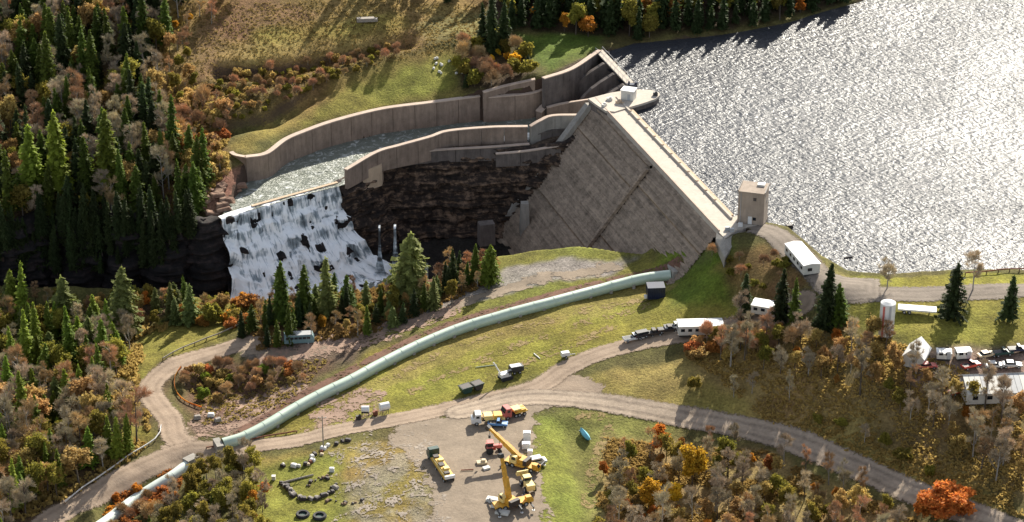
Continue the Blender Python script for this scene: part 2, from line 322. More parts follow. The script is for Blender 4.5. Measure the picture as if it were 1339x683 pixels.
paint('1000 296;1035 306;1070 340;1110 362;1095 372;1060 348;1020 315', (.17, .14, .05), soft=.8, nz=1)
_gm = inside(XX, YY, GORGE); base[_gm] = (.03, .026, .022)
def ground_material():
    m = bpy.data.materials.new('ground_cover'); m.use_nodes = True; t = m.node_tree; b = t.nodes['Principled BSDF']; L = t.links.new
    at_ = nn(t, 'ShaderNodeAttribute', attribute_name='col'); g = nn(t, 'ShaderNodeNewGeometry')
    n1 = nn(t, 'ShaderNodeTexNoise', i_Scale=.16, i_Detail=8, i_Roughness=.7); n2 = nn(t, 'ShaderNodeTexNoise', i_Scale=1.6, i_Detail=6, i_Roughness=.7); n3 = nn(t, 'ShaderNodeTexNoise', i_Scale=.045, i_Detail=5)
    for n in (n1, n2, n3): L(g.outputs['Position'], n.inputs['Vector'])
    def rng_(src, lo, hi, a, c):
        r = nn(t, 'ShaderNodeMapRange', i_From_Min=lo, i_From_Max=hi, i_To_Min=a, i_To_Max=c); L(src, r.inputs['Value']); return r.outputs[0]
    v1 = rng_(n1.outputs['Fac'], .3, .7, .55, 1.45); v2 = rng_(n2.outputs['Fac'], .3, .7, .5, 1.5)
    mu = nn(t, 'ShaderNodeMath', operation='MULTIPLY'); L(v1, mu.inputs[0]); L(v2, mu.inputs[1])
    hs = nn(t, 'ShaderNodeHueSaturation'); L(at_.outputs['Color'], hs.inputs['Color']); L(mu.outputs[0], hs.inputs['Value'])
    h = rng_(n3.outputs['Fac'], .3, .7, .478, .515); L(h, hs.inputs['Hue'])
    # bare rock where it is steep
    sp = nn(t, 'ShaderNodeSeparateXYZ'); L(g.outputs['True Normal'], sp.inputs[0]); st = rng_(sp.outputs['Z'], .55, .7, 1, 0)
    mx = nn(t, 'ShaderNodeMix', data_type='RGBA'); L(st, mx.inputs['Factor']); L(hs.outputs[0], mx.inputs['A']); mx.inputs['B'].default_value = (.075, .05, .038, 1)
    L(mx.outputs['Result'], b.inputs['Base Color']); b.inputs['Roughness'].default_value = .95; b.inputs['Specular IOR Level'].default_value = .15
    bp = nn(t, 'ShaderNodeBump', i_Strength=.8, i_Distance=.5); L(n2.outputs['Fac'], bp.inputs['Height']); L(bp.outputs[0], b.inputs['Normal'])
    return m
nx, ny = len(GX), len(GY); idx = np.arange(nx * ny).reshape(ny, nx)
Fq = np.stack([idx[:-1, :-1], idx[:-1, 1:], idx[1:, 1:], idx[1:, :-1]], -1).reshape(-1, 4)
ca = np.concatenate([base, np.ones(XX.shape + (1,))], -1)
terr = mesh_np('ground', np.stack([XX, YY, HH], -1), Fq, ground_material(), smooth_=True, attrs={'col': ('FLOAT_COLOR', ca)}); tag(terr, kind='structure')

# ------------------------------------------------------------------ draped sheets: roads and gravel
def track_material(name, col, dark, tracks=True, rag=0.0, cut=0.0):
    m = bpy.data.materials.new(name); m.use_nodes = True; t = m.node_tree; b = t.nodes['Principled BSDF']; L = t.links.new
    g = nn(t, 'ShaderNodeNewGeometry'); sd = nn(t, 'ShaderNodeAttribute', attribute_name='sd'); ce = nn(t, 'ShaderNodeAttribute', attribute_name='ce')
    n1 = nn(t, 'ShaderNodeTexNoise', i_Scale=.22, i_Detail=7, i_Roughness=.7); n2 = nn(t, 'ShaderNodeTexNoise', i_Scale=1.3, i_Detail=6, i_Roughness=.75)
    for n in (n1, n2): L(g.outputs['Position'], n.inputs['Vector'])
    cr = nn(t, 'ShaderNodeValToRGB'); e = cr.color_ramp.elements; e[0].position = .33; e[0].color = (*dark, 1); e[1].position = .66; e[1].color = (*col, 1)
    ad = nn(t, 'ShaderNodeMath', operation='MULTIPLY_ADD'); L(n2.outputs['Fac'], ad.inputs[0]); ad.inputs[1].default_value = .45; 
    a2 = nn(t, 'ShaderNodeMath', operation='MULTIPLY'); L(n1.outputs['Fac'], a2.inputs[0]); a2.inputs[1].default_value = .55; L(a2.outputs[0], ad.inputs[2])
    src = ad.outputs[0]
    if tracks:   # wheel ruts run along the way
        sn = nn(t, 'ShaderNodeMath', operation='MULTIPLY'); L(ce.outputs['Fac'], sn.inputs[0]); sn.inputs[1].default_value = 3.4
        s2 = nn(t, 'ShaderNodeMath', operation='SINE'); L(sn.outputs[0], s2.inputs[0]); s3 = nn(t, 'ShaderNodeMath', operation='MULTIPLY_ADD'); L(s2.outputs[0], s3.inputs[0]); s3.inputs[1].default_value = .07; L(src, s3.inputs[2]); src = s3.outputs[0]
    L(src, cr.inputs['Fac']); L(cr.outputs[0], b.inputs['Base Color']); b.inputs['Roughness'].default_value = .95; b.inputs['Specular IOR Level'].default_value = .2
    # broken verge
    q = nn(t, 'ShaderNodeMath', operation='MULTIPLY_ADD'); L(n2.outputs['Fac'], q.inputs[0]); q.inputs[1].default_value = 3.2; L(sd.outputs['Fac'], q.inputs[2])
    if rag:
        q2 = nn(t, 'ShaderNodeMath', operation='MULTIPLY_ADD'); L(n1.outputs['Fac'], q2.inputs[0]); q2.inputs[1].default_value = rag; L(q.outputs[0], q2.inputs[2]); q3 = nn(t, 'ShaderNodeMath', operation='SUBTRACT'); L(q2.outputs[0], q3.inputs[0]); q3.inputs[1].default_value = rag * .5; q = q3
    if cut:   # patchy cover: grass grows through
        c1 = nn(t, 'ShaderNodeMapRange', i_From_Min=cut, i_From_Max=cut + .06, i_To_Min=-20, i_To_Max=0); c2 = nn(t, 'ShaderNodeMath', operation='MULTIPLY_ADD'); L(n2.outputs['Fac'], c2.inputs[0]); c2.inputs[1].default_value = .5; c3 = nn(t, 'ShaderNodeMath', operation='MULTIPLY'); L(n1.outputs['Fac'], c3.inputs[0]); c3.inputs[1].default_value = .5; L(c3.outputs[0], c2.inputs[2]); L(c2.outputs[0], c1.inputs['Value']); c4 = nn(t, 'ShaderNodeMath', operation='ADD'); L(q.outputs[0], c4.inputs[0]); L(c1.outputs[0], c4.inputs[1]); q = c4
    r = nn(t, 'ShaderNodeMapRange', i_From_Min=1.3, i_From_Max=1.9); L(q.outputs[0], r.inputs['Value']); L(r.outputs[0], b.inputs['Alpha'])
    bp = nn(t, 'ShaderNodeBump', i_Strength=.5, i_Distance=.25); L(n2.outputs['Fac'], bp.inputs['Height']); L(bp.outputs[0], b.inputs['Normal'])
    return m
M['dirt_road'] = track_material('dirt_road', (.36, .275, .205), (.22, .165, .12)); M['gravel'] = track_material('gravel', (.30, .24, .18), (.17, .135, .10), False, 14.0)
M['asphalt_old'] = track_material('asphalt_old', (.25, .21, .175), (.16, .135, .11)); M['pale_gravel'] = track_material('pale_gravel', (.42, .335, .255), (.19, .15, .115))
M['dirt_plain'] = track_material('dirt_plain', (.35, .27, .20), (.23, .175, .13), False, 8.0); M['trench'] = track_material('trench_soil', (.20, .11, .075), (.08, .045, .035), False, 0, .40); M['mottled'] = track_material('mottled_gravel', (.34, .29, .24), (.18, .145, .115), False, 12.0, .5); M['bare_soil'] = track_material('bare_soil', (.36, .25, .19), (.17, .11, .08), False, 12.0, .44)
def drape(name, m, line=None, width=5, poly=None, lift=.1, st=.6):
    if line is not None:
        P = smooth(ats(line)[:, :2], 2.0); P = [tuple(p) for p in P]; x0, y0 = np.min(P, 0) - width; x1, y1 = np.max(P, 0) + width
    else:
        P = [tuple(p[:2]) for p in ats(poly)]; x0, y0 = np.min(P, 0) - 5; x1, y1 = np.max(P, 0) + 5
    X, Y = np.meshgrid(np.arange(x0, x1, st), np.arange(y0, y1, st))
    ce = seg_dist(X, Y, P if line is not None else P + [P[0]]); sd = width / 2 - ce if line is not None else sdist(X, Y, P)
    idx = np.arange(X.size).reshape(X.shape); F = np.stack([idx[:-1, :-1], idx[:-1, 1:], idx[1:, 1:], idx[1:, :-1]], -1).reshape(-1, 4)
    k = sd.ravel()[F].max(1) > (-1.4 if line is not None else -4); F = F[k]; u, inv = np.unique(F, return_inverse=True); F = inv.reshape(-1, 4)
    V = np.stack([X.ravel()[u], Y.ravel()[u], hz(X.ravel()[u], Y.ravel()[u]) + lift], -1)
    return tag(mesh_np(name, V, F, m, smooth_=True, attrs={'sd': ('FLOAT', sd.ravel()[u]), 'ce': ('FLOAT', ce.ravel()[u])}), kind='structure')
ROADS = {'main': '40 700;90 665;150 632;205 605;250 590;300 588;380 578;450 562;540 545;620 528;700 508;740 483;790 462;850 447;900 438;950 430;1010 415;1050 398',
 'west': '250 590;228 572;222 548;205 528;196 508;215 486;250 470;300 455;335 448', 'lower': '600 540;680 522;760 524;850 538;930 552;1000 568;1070 590;1130 615;1200 645;1290 680;1400 720',
 'dam': '975 300;1010 305;1040 330;1072 362;1100 378;1140 385;1230 384;1339 380;1500 374'}
drape('dirt_road', M['dirt_road'], ROADS['main'], 6.0, lift=.13); drape('dirt_road', M['dirt_road'], ROADS['west'], 6.0, lift=.10)
drape('dirt_road', M['pale_gravel'], ROADS['lower'], 6.5, lift=.16); drape('gravel_road', M['asphalt_old'], ROADS['dam'], 7.0, lift=.13)
drape('gravel_road', M['asphalt_old'], poly='1040 352;1100 362;1150 366;1150 392;1095 396;1070 380', lift=.17)
drape('gravel_pad', M['gravel'], poly='520 556;700 524;722 532;700 545;695 600;712 640;720 720;560 720;566 650;548 610;500 575', lift=.08)
M['worn'] = track_material('worn_track', (.29, .21, .10), (.19, .145, .06), False, 3.0, .47)
for ln_ in ('862 386;780 404;700 424;620 446;560 470;500 502', '850 400;760 424;680 452;600 484;540 512', '800 430;760 446;700 470;640 492', '760 545;800 552;780 600;770 660'): drape('worn_track', M['worn'], ln_, 2.6, lift=.09)
drape('gravel_patch', M['mottled'], poly='430 590;500 560;560 560;580 640;580 720;450 720', lift=.14); drape('bare_soil', M['bare_soil'], poly='245 545;300 520;400 500;380 530;300 572;255 572', lift=.1); drape('bare_soil', M['bare_soil'], poly='420 520;500 508;500 540;440 560;400 560', lift=.1); drape('bare_soil', M['bare_soil'], poly='350 452;480 430;600 395;600 410;480 455;420 470;340 475', lift=.13)
drape('gravel_track', M['gravel'], '330 460;400 464;470 440;560 415;640 385;720 362;800 350', 4.5, lift=.09)
drape('dirt_road', M['dirt_plain'], poly='640 530;700 503;745 488;792 505;780 530;700 534', lift=.07); drape('dirt_road', M['dirt_plain'], poly='205 605;228 560;246 560;262 585;300 590;260 600', lift=.07)
drape('trench', M['trench'], '880 355;840 362;800 370;720 389;650 408;600 423;550 443;500 467;460 488;420 508;385 527;350 549;318 566', 4.5, lift=.15)

# ------------------------------------------------------------------ rock material and cliffs
def rock_material(name, a, b_, c, strata=1.1):
    m = bpy.data.materials.new(name); m.use_nodes = True; t = m.node_tree; b = t.nodes['Principled BSDF']; L = t.links.new
    g = nn(t, 'ShaderNodeNewGeometry'); mp = nn(t, 'ShaderNodeMapping'); mp.inputs['Scale'].default_value = (.10, .10, strata); L(g.outputs['Position'], mp.inputs[0])
    n1 = nn(t, 'ShaderNodeTexNoise', i_Scale=1, i_Detail=6, i_Roughness=.7, i_Distortion=.3); L(mp.outputs[0], n1.inputs['Vector'])
    n2 = nn(t, 'ShaderNodeTexNoise', i_Scale=.5, i_Detail=7, i_Roughness=.7); L(g.outputs['Position'], n2.inputs['Vector'])
    cr = nn(t, 'ShaderNodeValToRGB'); e = cr.color_ramp.elements; e[0].position = .38; e[0].color = (*a, 1); e[1].position = .62; e[1].color = (*c, 1); k = e.new(.5); k.color = (*b_, 1)
    ad = nn(t, 'ShaderNodeMath', operation='MULTIPLY_ADD'); L(n2.outputs['Fac'], ad.inputs[0]); ad.inputs[1].default_value = .5; q = nn(t, 'ShaderNodeMath', operation='MULTIPLY'); L(n1.outputs['Fac'], q.inputs[0]); q.inputs[1].default_value = .5; L(q.outputs[0], ad.inputs[2])
    L(ad.outputs[0], cr.inputs['Fac']); L(cr.outputs[0], b.inputs['Base Color']); b.inputs['Roughness'].default_value = .9; b.inputs['Specular IOR Level'].default_value = .3
    bp = nn(t, 'ShaderNodeBump', i_Strength=1, i_Distance=.6); L(ad.outputs[0], bp.inputs['Height']); L(bp.outputs[0], b.inputs['Normal']); return m
M['gorge_rock'] = rock_material('gorge_rock', (.007, .006, .006), (.038, .026, .020), (.25, .165, .11)); M['shade_wet_rock'] = rock_material('shade_wet_rock', (.004, .004, .005), (.011, .009, .009), (.04, .028, .026)); M['ledge_rock'] = rock_material('ledge_rock', (.09, .045, .03), (.2, .12, .085), (.36, .25, .18))  # near-black copy: left gorge's shade put into the rock colour; also wet rock
def cliff(name, rim, ztop_off, zb, out, m, seed, back=4.0, nh=76, amp=1.0):
    """a rock face hung from the rim: strata step out towards the foot"""
    P = smooth(rim, .65); T = np.gradient(P[:, :2], axis=0); T /= np.linalg.norm(T, axis=1)[:, None] + 1e-9; N = np.stack([T[:, 1], -T[:, 0]], -1)
    c = np.mean(GORGE, 0)
    rows = []; L = np.r_[0, np.cumsum(np.linalg.norm(np.diff(P[:, :2], axis=0), axis=1))]
    for k in range(3):
        bk = back * (1 - k / 3); xy = P[:, :2] - N * bk; z = np.maximum(hz(*(P[:, :2] - N * (back + .5)).T) , P[:, 2]) * (1 - k / 3) + (P[:, 2]) * k / 3 + .15 + fbm(L / 3, L * 0 + k, seed, 2) * .6
        rows.append(np.c_[xy, z - (.5 if k == 0 else 0)])
    for k in range(nh + 1):
        t = k / nh; z = P[:, 2] + ztop_off - t * (P[:, 2] - zb); lay = (z + L * .015) / 2.1; f = lay - np.floor(lay); li = np.floor(lay)
        led = vnoise(li * 3.7 + .5, L / 26, seed + 3) * 1.8 + (f < .35) * .35
        o = out * t ** 1.15 + (led + vnoise(L / 5, lay * .8, seed) * 2.2 + vnoise(L / 1.7, lay * 2, seed + 1) * .5 + vnoise(L / 14, L * 0 + .5, seed + 2) * 3.0 * t) * amp * min(1, t * 8)
        blk = _h(np.floor(L / 3.1 + li * .37).astype(np.int64), li.astype(np.int64), seed) + .5 * _h(np.floor(L / 1.3 + li * .61).astype(np.int64), (li * 2 + (f > .5)).astype(np.int64), seed + 9); o = o + (blk - .75) * 1.5 * amp * min(1, t * 8)
        rows.append(np.c_[P[:, :2] + N * o[:, None], z])
    V = np.stack(rows); r, q = V.shape[:2]; idx = np.arange(r * q).reshape(r, q)
    F = np.stack([idx[:-1, :-1], idx[1:, :-1], idx[1:, 1:], idx[:-1, 1:]], -1).reshape(-1, 4)
    return mesh_np(name, V, F, m)
tag(cliff('cliff', RIM_LEFT, 0, FLOOR - 1, 6, M['shade_wet_rock'], 5, amp=1.3), kind='structure')
tag(cliff('cliff', np.array([p - np.array([0, 0, .1]) for p in RIM_RIGHT]), 0, FLOOR - 1, 8, M['gorge_rock'], 11, back=3.2, amp=1.25), kind='structure')
tag(cliff('cliff', LIP - np.array([0, 0, .5]), 0, FLOOR - 1, 4, M['gorge_rock'], 15, back=3.0, amp=.35), kind='structure')
# ================================================================== WATER
def water_material(name, deep, rough, waves, foam=0, fscale=1.0, foamcol=(.62, .66, .68)):
    m = bpy.data.materials.new(name); m.use_nodes = True; t = m.node_tree; b = t.nodes['Principled BSDF']; L = t.links.new
    g = nn(t, 'ShaderNodeNewGeometry'); h = None
    for (ang, sx, sy, sc, amp) in waves:
        mp = nn(t, 'ShaderNodeMapping', vector_type='TEXTURE'); mp.inputs['Rotation'].default_value = (0, 0, math.radians(ang)); mp.inputs['Scale'].default_value = (sx, sy, 1); L(g.outputs['Position'], mp.inputs[0])
        n = nn(t, 'ShaderNodeTexNoise', i_Scale=sc, i_Detail=3, i_Roughness=.55, i_Distortion=.4); L(mp.outputs[0], n.inputs['Vector'])
        q = nn(t, 'ShaderNodeMath', operation='MULTIPLY_ADD'); L(n.outputs['Fac'], q.inputs[0]); q.inputs[1].default_value = amp
        if h: L(h, q.inputs[2])
        h = q.outputs[0]
    lw = nn(t, 'ShaderNodeTexNoise', i_Scale=.018, i_Detail=3, i_Distortion=1.2); L(g.outputs['Position'], lw.inputs['Vector']); lr = nn(t, 'ShaderNodeMapRange', i_From_Min=.35, i_From_Max=.65, i_To_Min=.62, i_To_Max=1.12); L(lw.outputs['Fac'], lr.inputs['Value'])
    bp = nn(t, 'ShaderNodeBump', i_Strength=1.0, i_Distance=1.0); L(h, bp.inputs['Height']); L(lr.outputs[0], bp.inputs['Distance']); L(bp.outputs[0], b.inputs['Normal'])
    b.inputs['Roughness'].default_value = rough; b.inputs['IOR'].default_value = 1.33; b.inputs['Base Color'].default_value = (*deep, 1)
    if foam:
        n = nn(t, 'ShaderNodeTexNoise', i_Scale=fscale, i_Detail=7, i_Roughness=.7, i_Distortion=1.0); L(g.outputs['Position'], n.inputs['Vector'])
        r = nn(t, 'ShaderNodeMapRange', i_From_Min=.62 - foam * .25, i_From_Max=.72 - foam * .2); L(n.outputs['Fac'], r.inputs['Value'])
        mx = nn(t, 'ShaderNodeMix', data_type='RGBA'); L(r.outputs[0], mx.inputs['Factor']); mx.inputs['A'].default_value = (*deep, 1); mx.inputs['B'].default_value = (*foamcol, 1); L(mx.outputs['Result'], b.inputs['Base Color'])
        r2 = nn(t, 'ShaderNodeMapRange', i_To_Min=rough, i_To_Max=.7); L(r.outputs[0], r2.inputs['Value']); L(r2.outputs[0], b.inputs['Roughness'])
    return m
M['lake_water'] = water_material('lake_water', (.04, .043, .052), .33, [(-56, 2.4, 1, 1.0, .50), (-40, 1.8, 1, 2.1, .14), (25, 1.6, 1, .8, .52), (10, 1, 1, .07, .8)])
M['river_water'] = water_material('river_water', (.17, .185, .155), .28, [(20, 1, .4, .9, .5), (30, 1, 1, 2.2, .16)], .36, .5, (.6, .62, .6))
M['lake_water'].node_tree.nodes['Principled BSDF'].inputs['Specular IOR Level'].default_value = .34
lk = MB(); ups = DA[:2] - DN[:2] * 3
lake_pts = [tuple(SPA[:2] + DN[:2] * 1.0), tuple(SPB[:2] + DN[:2] * 1.0), tuple(DA[:2] - DN[:2] * 4), tuple(DB[:2] - DN[:2] * 4), tuple(DB[:2] - DN[:2] * 4 + DU[:2] * 8)] + [(p[0], p[1] - 5) for p in NEAR_SHORE[1:]] + [(3100, 520), (3100, 4100), (-60, 4100), (SPA[0] - 40, SPA[1] + 60)]
lk.add([(x, y, LAKE) for x, y in lake_pts], [tuple(range(len(lake_pts)))])
lake = lk.build('lake_water', M['lake_water']); tag(lake, kind='structure')
bm_ = bmesh.new(); bm_.from_mesh(lake.data); bmesh.ops.triangulate(bm_, faces=bm_.faces); bm_.to_mesh(lake.data); bm_.free()
# river in the walled channel
def loft(name, A, B, za, zb, m, n=26, amp=.25, seed=0, kind='structure', step=.8):
    A = smooth([(*p[:2], z) for p, z in zip(A, za)], step); B = smooth([(*p[:2], z) for p, z in zip(B, zb)], step)
    k = max(len(A), len(B)); f = lambda P: np.stack([np.interp(np.linspace(0, 1, k), np.linspace(0, 1, len(P)), P[:, i]) for i in range(3)], -1)
    A, B = f(A), f(B); V = np.stack([A * (1 - t) + B * t for t in np.linspace(0, 1, n)]); V[..., 2] += fbm(V[..., 0] / 2.2, V[..., 1] / 2.2, seed, 3) * amp
    idx = np.arange(n * k).reshape(n, k); F = np.stack([idx[:-1, :-1], idx[:-1, 1:], idx[1:, 1:], idx[1:, :-1]], -1).reshape(-1, 4)
    return tag(mesh_np(name, V, F, m, smooth_=True), kind=kind)
ra = [G(287, 287, 4.6), G(322, 236, 5)] + list(FARW[1:]) + list(FARW2); za = [4.75, 4.9, 5, 5.1, 5.3, 5.6, 5.9, 6.3, 6.6, 6.9, 7.2, 7.4]
rb = [G(443, 243, 4.6), NEARW[0]] + [NEARW[0] * .5 + NEARW[1] * .5] + list(NEARW[1:]) + list(NEARW2[:3]); zb_ = [4.75, 4.9, 5.1, 5.2, 5.4, 5.6, 5.9, 6.3, 6.6, 6.9, 7.2, 7.4]
k_ = min(len(ra), len(rb)); ra = ra[:k_ - 1] + [ra[-1]]; rb = rb[:k_ - 1] + [rb[-1]]
loft('river_water', ra, rb, za[:k_], zb_[:k_], M['river_water'], 34, .22, 4)
M['rapids'] = water_material('rapids_water', (.22, .27, .26), .3, [(20, 1, .4, 1.2, .3)], 1.0, .5, (.8, .84, .85))
half = lambda A, B, t: [np.array(a)[:2] * (1 - t) + np.array(b)[:2] * t for a, b in zip(A, B)]
_m = half(ra, rb, .72)[5:11]; _e = half(ra, rb, .97)[5:11]; loft('rapids', [(*p, 0) for p in _m], [(*p, 0) for p in _e], [z + .25 for z in za[5:11]], [z + .3 for z in za[5:11]], M['rapids'], 14, .4, 14)
# pool at the foot of the falls
pool = loft('pool_water', list(W2('-90 340 -17.5;120 350 -17.5;300 360 -17.5;450 350 -17.5;560 345 -17.5')), list(W2('-90 440 -17.5;120 440 -17.5;300 440 -17.5;450 430 -17.5;560 400 -17.5')), [-17.3] * 5, [-17.3] * 5, M['river_water'], 30, .4, 8, step=1.5)

# the fall itself: a stepped sheet of broken white water from the sill to the gorge floor
def fall_material(name, lo=.42, hi=.6, dark=(.03, .035, .04)):
    m = bpy.data.materials.new(name); m.use_nodes = True; t = m.node_tree; b = t.nodes['Principled BSDF']; L = t.links.new
    a = nn(t, 'ShaderNodeAttribute', attribute_name='st', attribute_type='GEOMETRY'); cx = nn(t, 'ShaderNodeAttribute', attribute_name='sx')
    cmb = nn(t, 'ShaderNodeCombineXYZ'); L(cx.outputs['Fac'], cmb.inputs[0]); L(a.outputs['Fac'], cmb.inputs[1])
    mp = nn(t, 'ShaderNodeMapping'); mp.inputs['Scale'].default_value = (1.1, .16, 1); L(cmb.outputs[0], mp.inputs[0])
    n1 = nn(t, 'ShaderNodeTexNoise', i_Scale=1, i_Detail=6, i_Roughness=.65, i_Distortion=.5); L(mp.outputs[0], n1.inputs['Vector'])
    n2 = nn(t, 'ShaderNodeTexNoise', i_Scale=.33, i_Detail=4, i_Distortion=.4); L(cmb.outputs[0], n2.inputs['Vector'])
    ad = nn(t, 'ShaderNodeMath', operation='MULTIPLY_ADD'); L(n1.outputs['Fac'], ad.inputs[0]); ad.inputs[1].default_value = .6; q = nn(t, 'ShaderNodeMath', operation='MULTIPLY'); L(n2.outputs['Fac'], q.inputs[0]); q.inputs[1].default_value = .4; L(q.outputs[0], ad.inputs[2])
    cr = nn(t, 'ShaderNodeValToRGB'); e = cr.color_ramp.elements; e[0].position = lo; e[0].color = (*dark, 1); e[1].position = hi; e[1].color = (.92, .94, .95, 1); k = e.new((lo + hi) / 2); k.color = (.30, .36, .40, 1)
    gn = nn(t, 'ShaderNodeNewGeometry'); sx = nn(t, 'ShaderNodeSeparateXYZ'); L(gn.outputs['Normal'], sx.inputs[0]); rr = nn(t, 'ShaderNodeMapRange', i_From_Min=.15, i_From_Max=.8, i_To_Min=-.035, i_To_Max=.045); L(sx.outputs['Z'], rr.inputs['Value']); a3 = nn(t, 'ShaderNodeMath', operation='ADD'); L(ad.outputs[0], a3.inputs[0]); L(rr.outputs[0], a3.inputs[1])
    L(a3.outputs[0], cr.inputs['Fac']); L(cr.outputs[0], b.inputs['Base Color']); b.inputs['Roughness'].default_value = .6
    bp = nn(t, 'ShaderNodeBump', i_Strength=.8, i_Distance=.5); L(ad.outputs[0], bp.inputs['Height']); L(bp.outputs[0], b.inputs['Normal'])
    return m
M['thin_fall'] = fall_material('thin_fall', .44, .62)
M['fall_water'] = fall_material('fall_water', .355, .52, (.08, .10, .115))
def fall(name, rim, prof, spread, m, seed, wob=1.0, nv=90, kind='structure', prof2=None, rock=0):
    P = smooth(rim, .45); T = np.gradient(P[:, :2], axis=0); T = np.mean(T, 0); T /= np.linalg.norm(T); N = np.array([T[1], -T[0]])
    L = np.r_[0, np.cumsum(np.linalg.norm(np.diff(P[:, :2], axis=0), axis=1))]; W = L[-1]
    pt = np.array(prof, float); ar = np.r_[0, np.cumsum(np.hypot(np.diff(pt[:, 0]), np.diff(pt[:, 1])))]; s = np.linspace(0, ar[-1], nv)
    pt2 = np.array(prof2 or prof, float); ar2 = np.r_[0, np.cumsum(np.hypot(np.diff(pt2[:, 0]), np.diff(pt2[:, 1])))]
    o = np.interp(s, ar, pt[:, 0]); dz = np.interp(s, ar, pt[:, 1]); rows = []
    for k in range(nv):
        t = s[k] / ar[-1]; g = np.clip(t * 6, 0, 1) * wob
        sh = vnoise(L / 4.2, L * 0 + s[k] / 9, seed) * 3.6 * t + vnoise(L / 1.3, L * 0 + s[k] / 5, seed + 1) * 1.6 + vnoise(L / .6, L * 0 + s[k] / 2.5, seed + 2) * .7 + vnoise(L / 3.0, L * 0 + math.floor(s[k] / 3.3) + .5, seed + 7) * 1.2
        led = vnoise(L / 6, L * 0 + .5, seed + 5) * 6.0
        u_ = t + led / ar[-1] * math.sin(math.pi * t) * .6; mixf = sstep(-.18, .18, vnoise(L / 4.5, L * 0 + 3.3, seed + 8) + vnoise(L / 1.8, L * 0 + 7.3, seed + 9) * .4); k2 = np.interp(u_ * ar[-1], ar, pt[:, 0]) * (1 - mixf) + np.interp(u_ * ar2[-1], ar2, pt2[:, 0]) * mixf; z2 = np.interp(u_ * ar[-1], ar, pt[:, 1]) * (1 - mixf) + np.interp(u_ * ar2[-1], ar2, pt2[:, 1]) * mixf
        z2 = z2 + (vnoise(L / .9, L * 0 + s[k] / .9, seed + 11) * .7 + vnoise(L / .45, L * 0 + s[k] / .45, seed + 12) * .35) * min(1, t * 5)
        f = (L / W - .5) * spread * t ** 3 + (spread * .08 * t ** 4)
        if rock:
            by = math.floor(s[k] / 1.9); bl = _h(np.floor(L / 2.3 + by * .43).astype(np.int64), (L * 0 + by).astype(np.int64), seed + 21); big = vnoise(L / 3.6, L * 0 + s[k] / 3.2, seed + 22)
            sh = vnoise(L / 4.2, L * 0 + s[k] / 9, seed) * 3.6 * t + (bl - .62) * 1.5 + big * 2.4 - rock; z2 = z2 - .1
        rows.append(np.c_[P[:, :2] + N * (k2 + sh * g)[:, None] + T * f[:, None], P[:, 2] + z2])
    V = np.stack(rows); idx = np.arange(nv * len(P)).reshape(nv, -1); F = np.stack([idx[:-1, :-1], idx[1:, :-1], idx[1:, 1:], idx[:-1, 1:]], -1).reshape(-1, 4)
    SX = np.tile(L, nv) + seed * 31; ST = np.repeat(s, len(P))
    return tag(mesh_np(name, V, F, m, smooth_=True, attrs={'sx': ('FLOAT', SX), 'st': ('FLOAT', ST)}), kind=kind)
PROF = [(-1.5, .1), (.3, .12), (1.0, -.4), (1.9, -6.4), (5.4, -7.4), (7.4, -8.2), (7.9, -12), (11.2, -13.2), (13.0, -14), (13.6, -18.6), (17, -21.0), (22, -22.4)]
PROF = [(a * (.72 if a < 14 else .85), b) for a, b in PROF]
PROF2 = [(-1.5, .1), (.3, .12), (1.0, -.3), (1.5, -3.6), (3.2, -4.4), (3.8, -7.6), (6.0, -9.6), (6.6, -11.4), (9.6, -14.4), (11.6, -16.6), (14.5, -18.6), (18, -21.2), (24, -22.4)]
fall('waterfall', LIP + np.array([0, 0, .15]), PROF, 21, M['fall_water'], 3, prof2=PROF2)
fall('wet_rock', LIP + np.array([0, 0, .15]), PROF, 21, M['shade_wet_rock'], 3, prof2=PROF2, rock=.75)
fall('waterfall_strand', W2('496 284 -4;498.5 284 -4'), [(5, 0), (6.2, -.5), (7, -6), (8.5, -9.5), (10, -13), (12, -14)], 5, M['thin_fall'], 6, .4)
fall('waterfall_strand', W2('516 283 -4;519 283 -4'), [(5, 0), (6.2, -.5), (7, -6), (8, -9.5), (9.5, -13), (12, -14)], 4, M['thin_fall'], 9, .4)
fall('waterfall_strand', W2('268 325 -7;275 324 -7'), [(4, 0), (5.2, -.5), (6, -6), (7, -9.5), (12, -11)], 3, M['thin_fall'], 12, .4)
# thin stone sill along the lip, and the fallen foam at the foot
def foam_clumps(name, pts, n, spread, rz, m, seed):
    r = np.random.default_rng(seed); V = []; F = []
    for _ in range(n):
        a, b = pts[0], pts[1]; t = r.random(); p = a * (1 - t) + b * t + r.normal(0, spread, 3) * [1, 1, .25]; s = r.uniform(.3, 1.1)
        o = len(V); V += [p + np.array(v) * s * r.uniform(.7, 1.3) for v in ((1, 0, 0), (0, 1, 0), (-1, 0, 0), (0, -1, 0), (0, 0, .8))]; F += [(o, o + 1, o + 4), (o + 1, o + 2, o + 4), (o + 2, o + 3, o + 4), (o + 3, o, o + 4)]
    return tag(mesh_np(name, V, F, m, smooth_=True), kind='stuff')
M['foam'] = mat('foam', (.6, .66, .7), .6, .2, .8)
foam_clumps('foam', (G(290, 372, -17.3), G(500, 352, -17.3)), 420, 2.6, 0, M['foam'], 5)

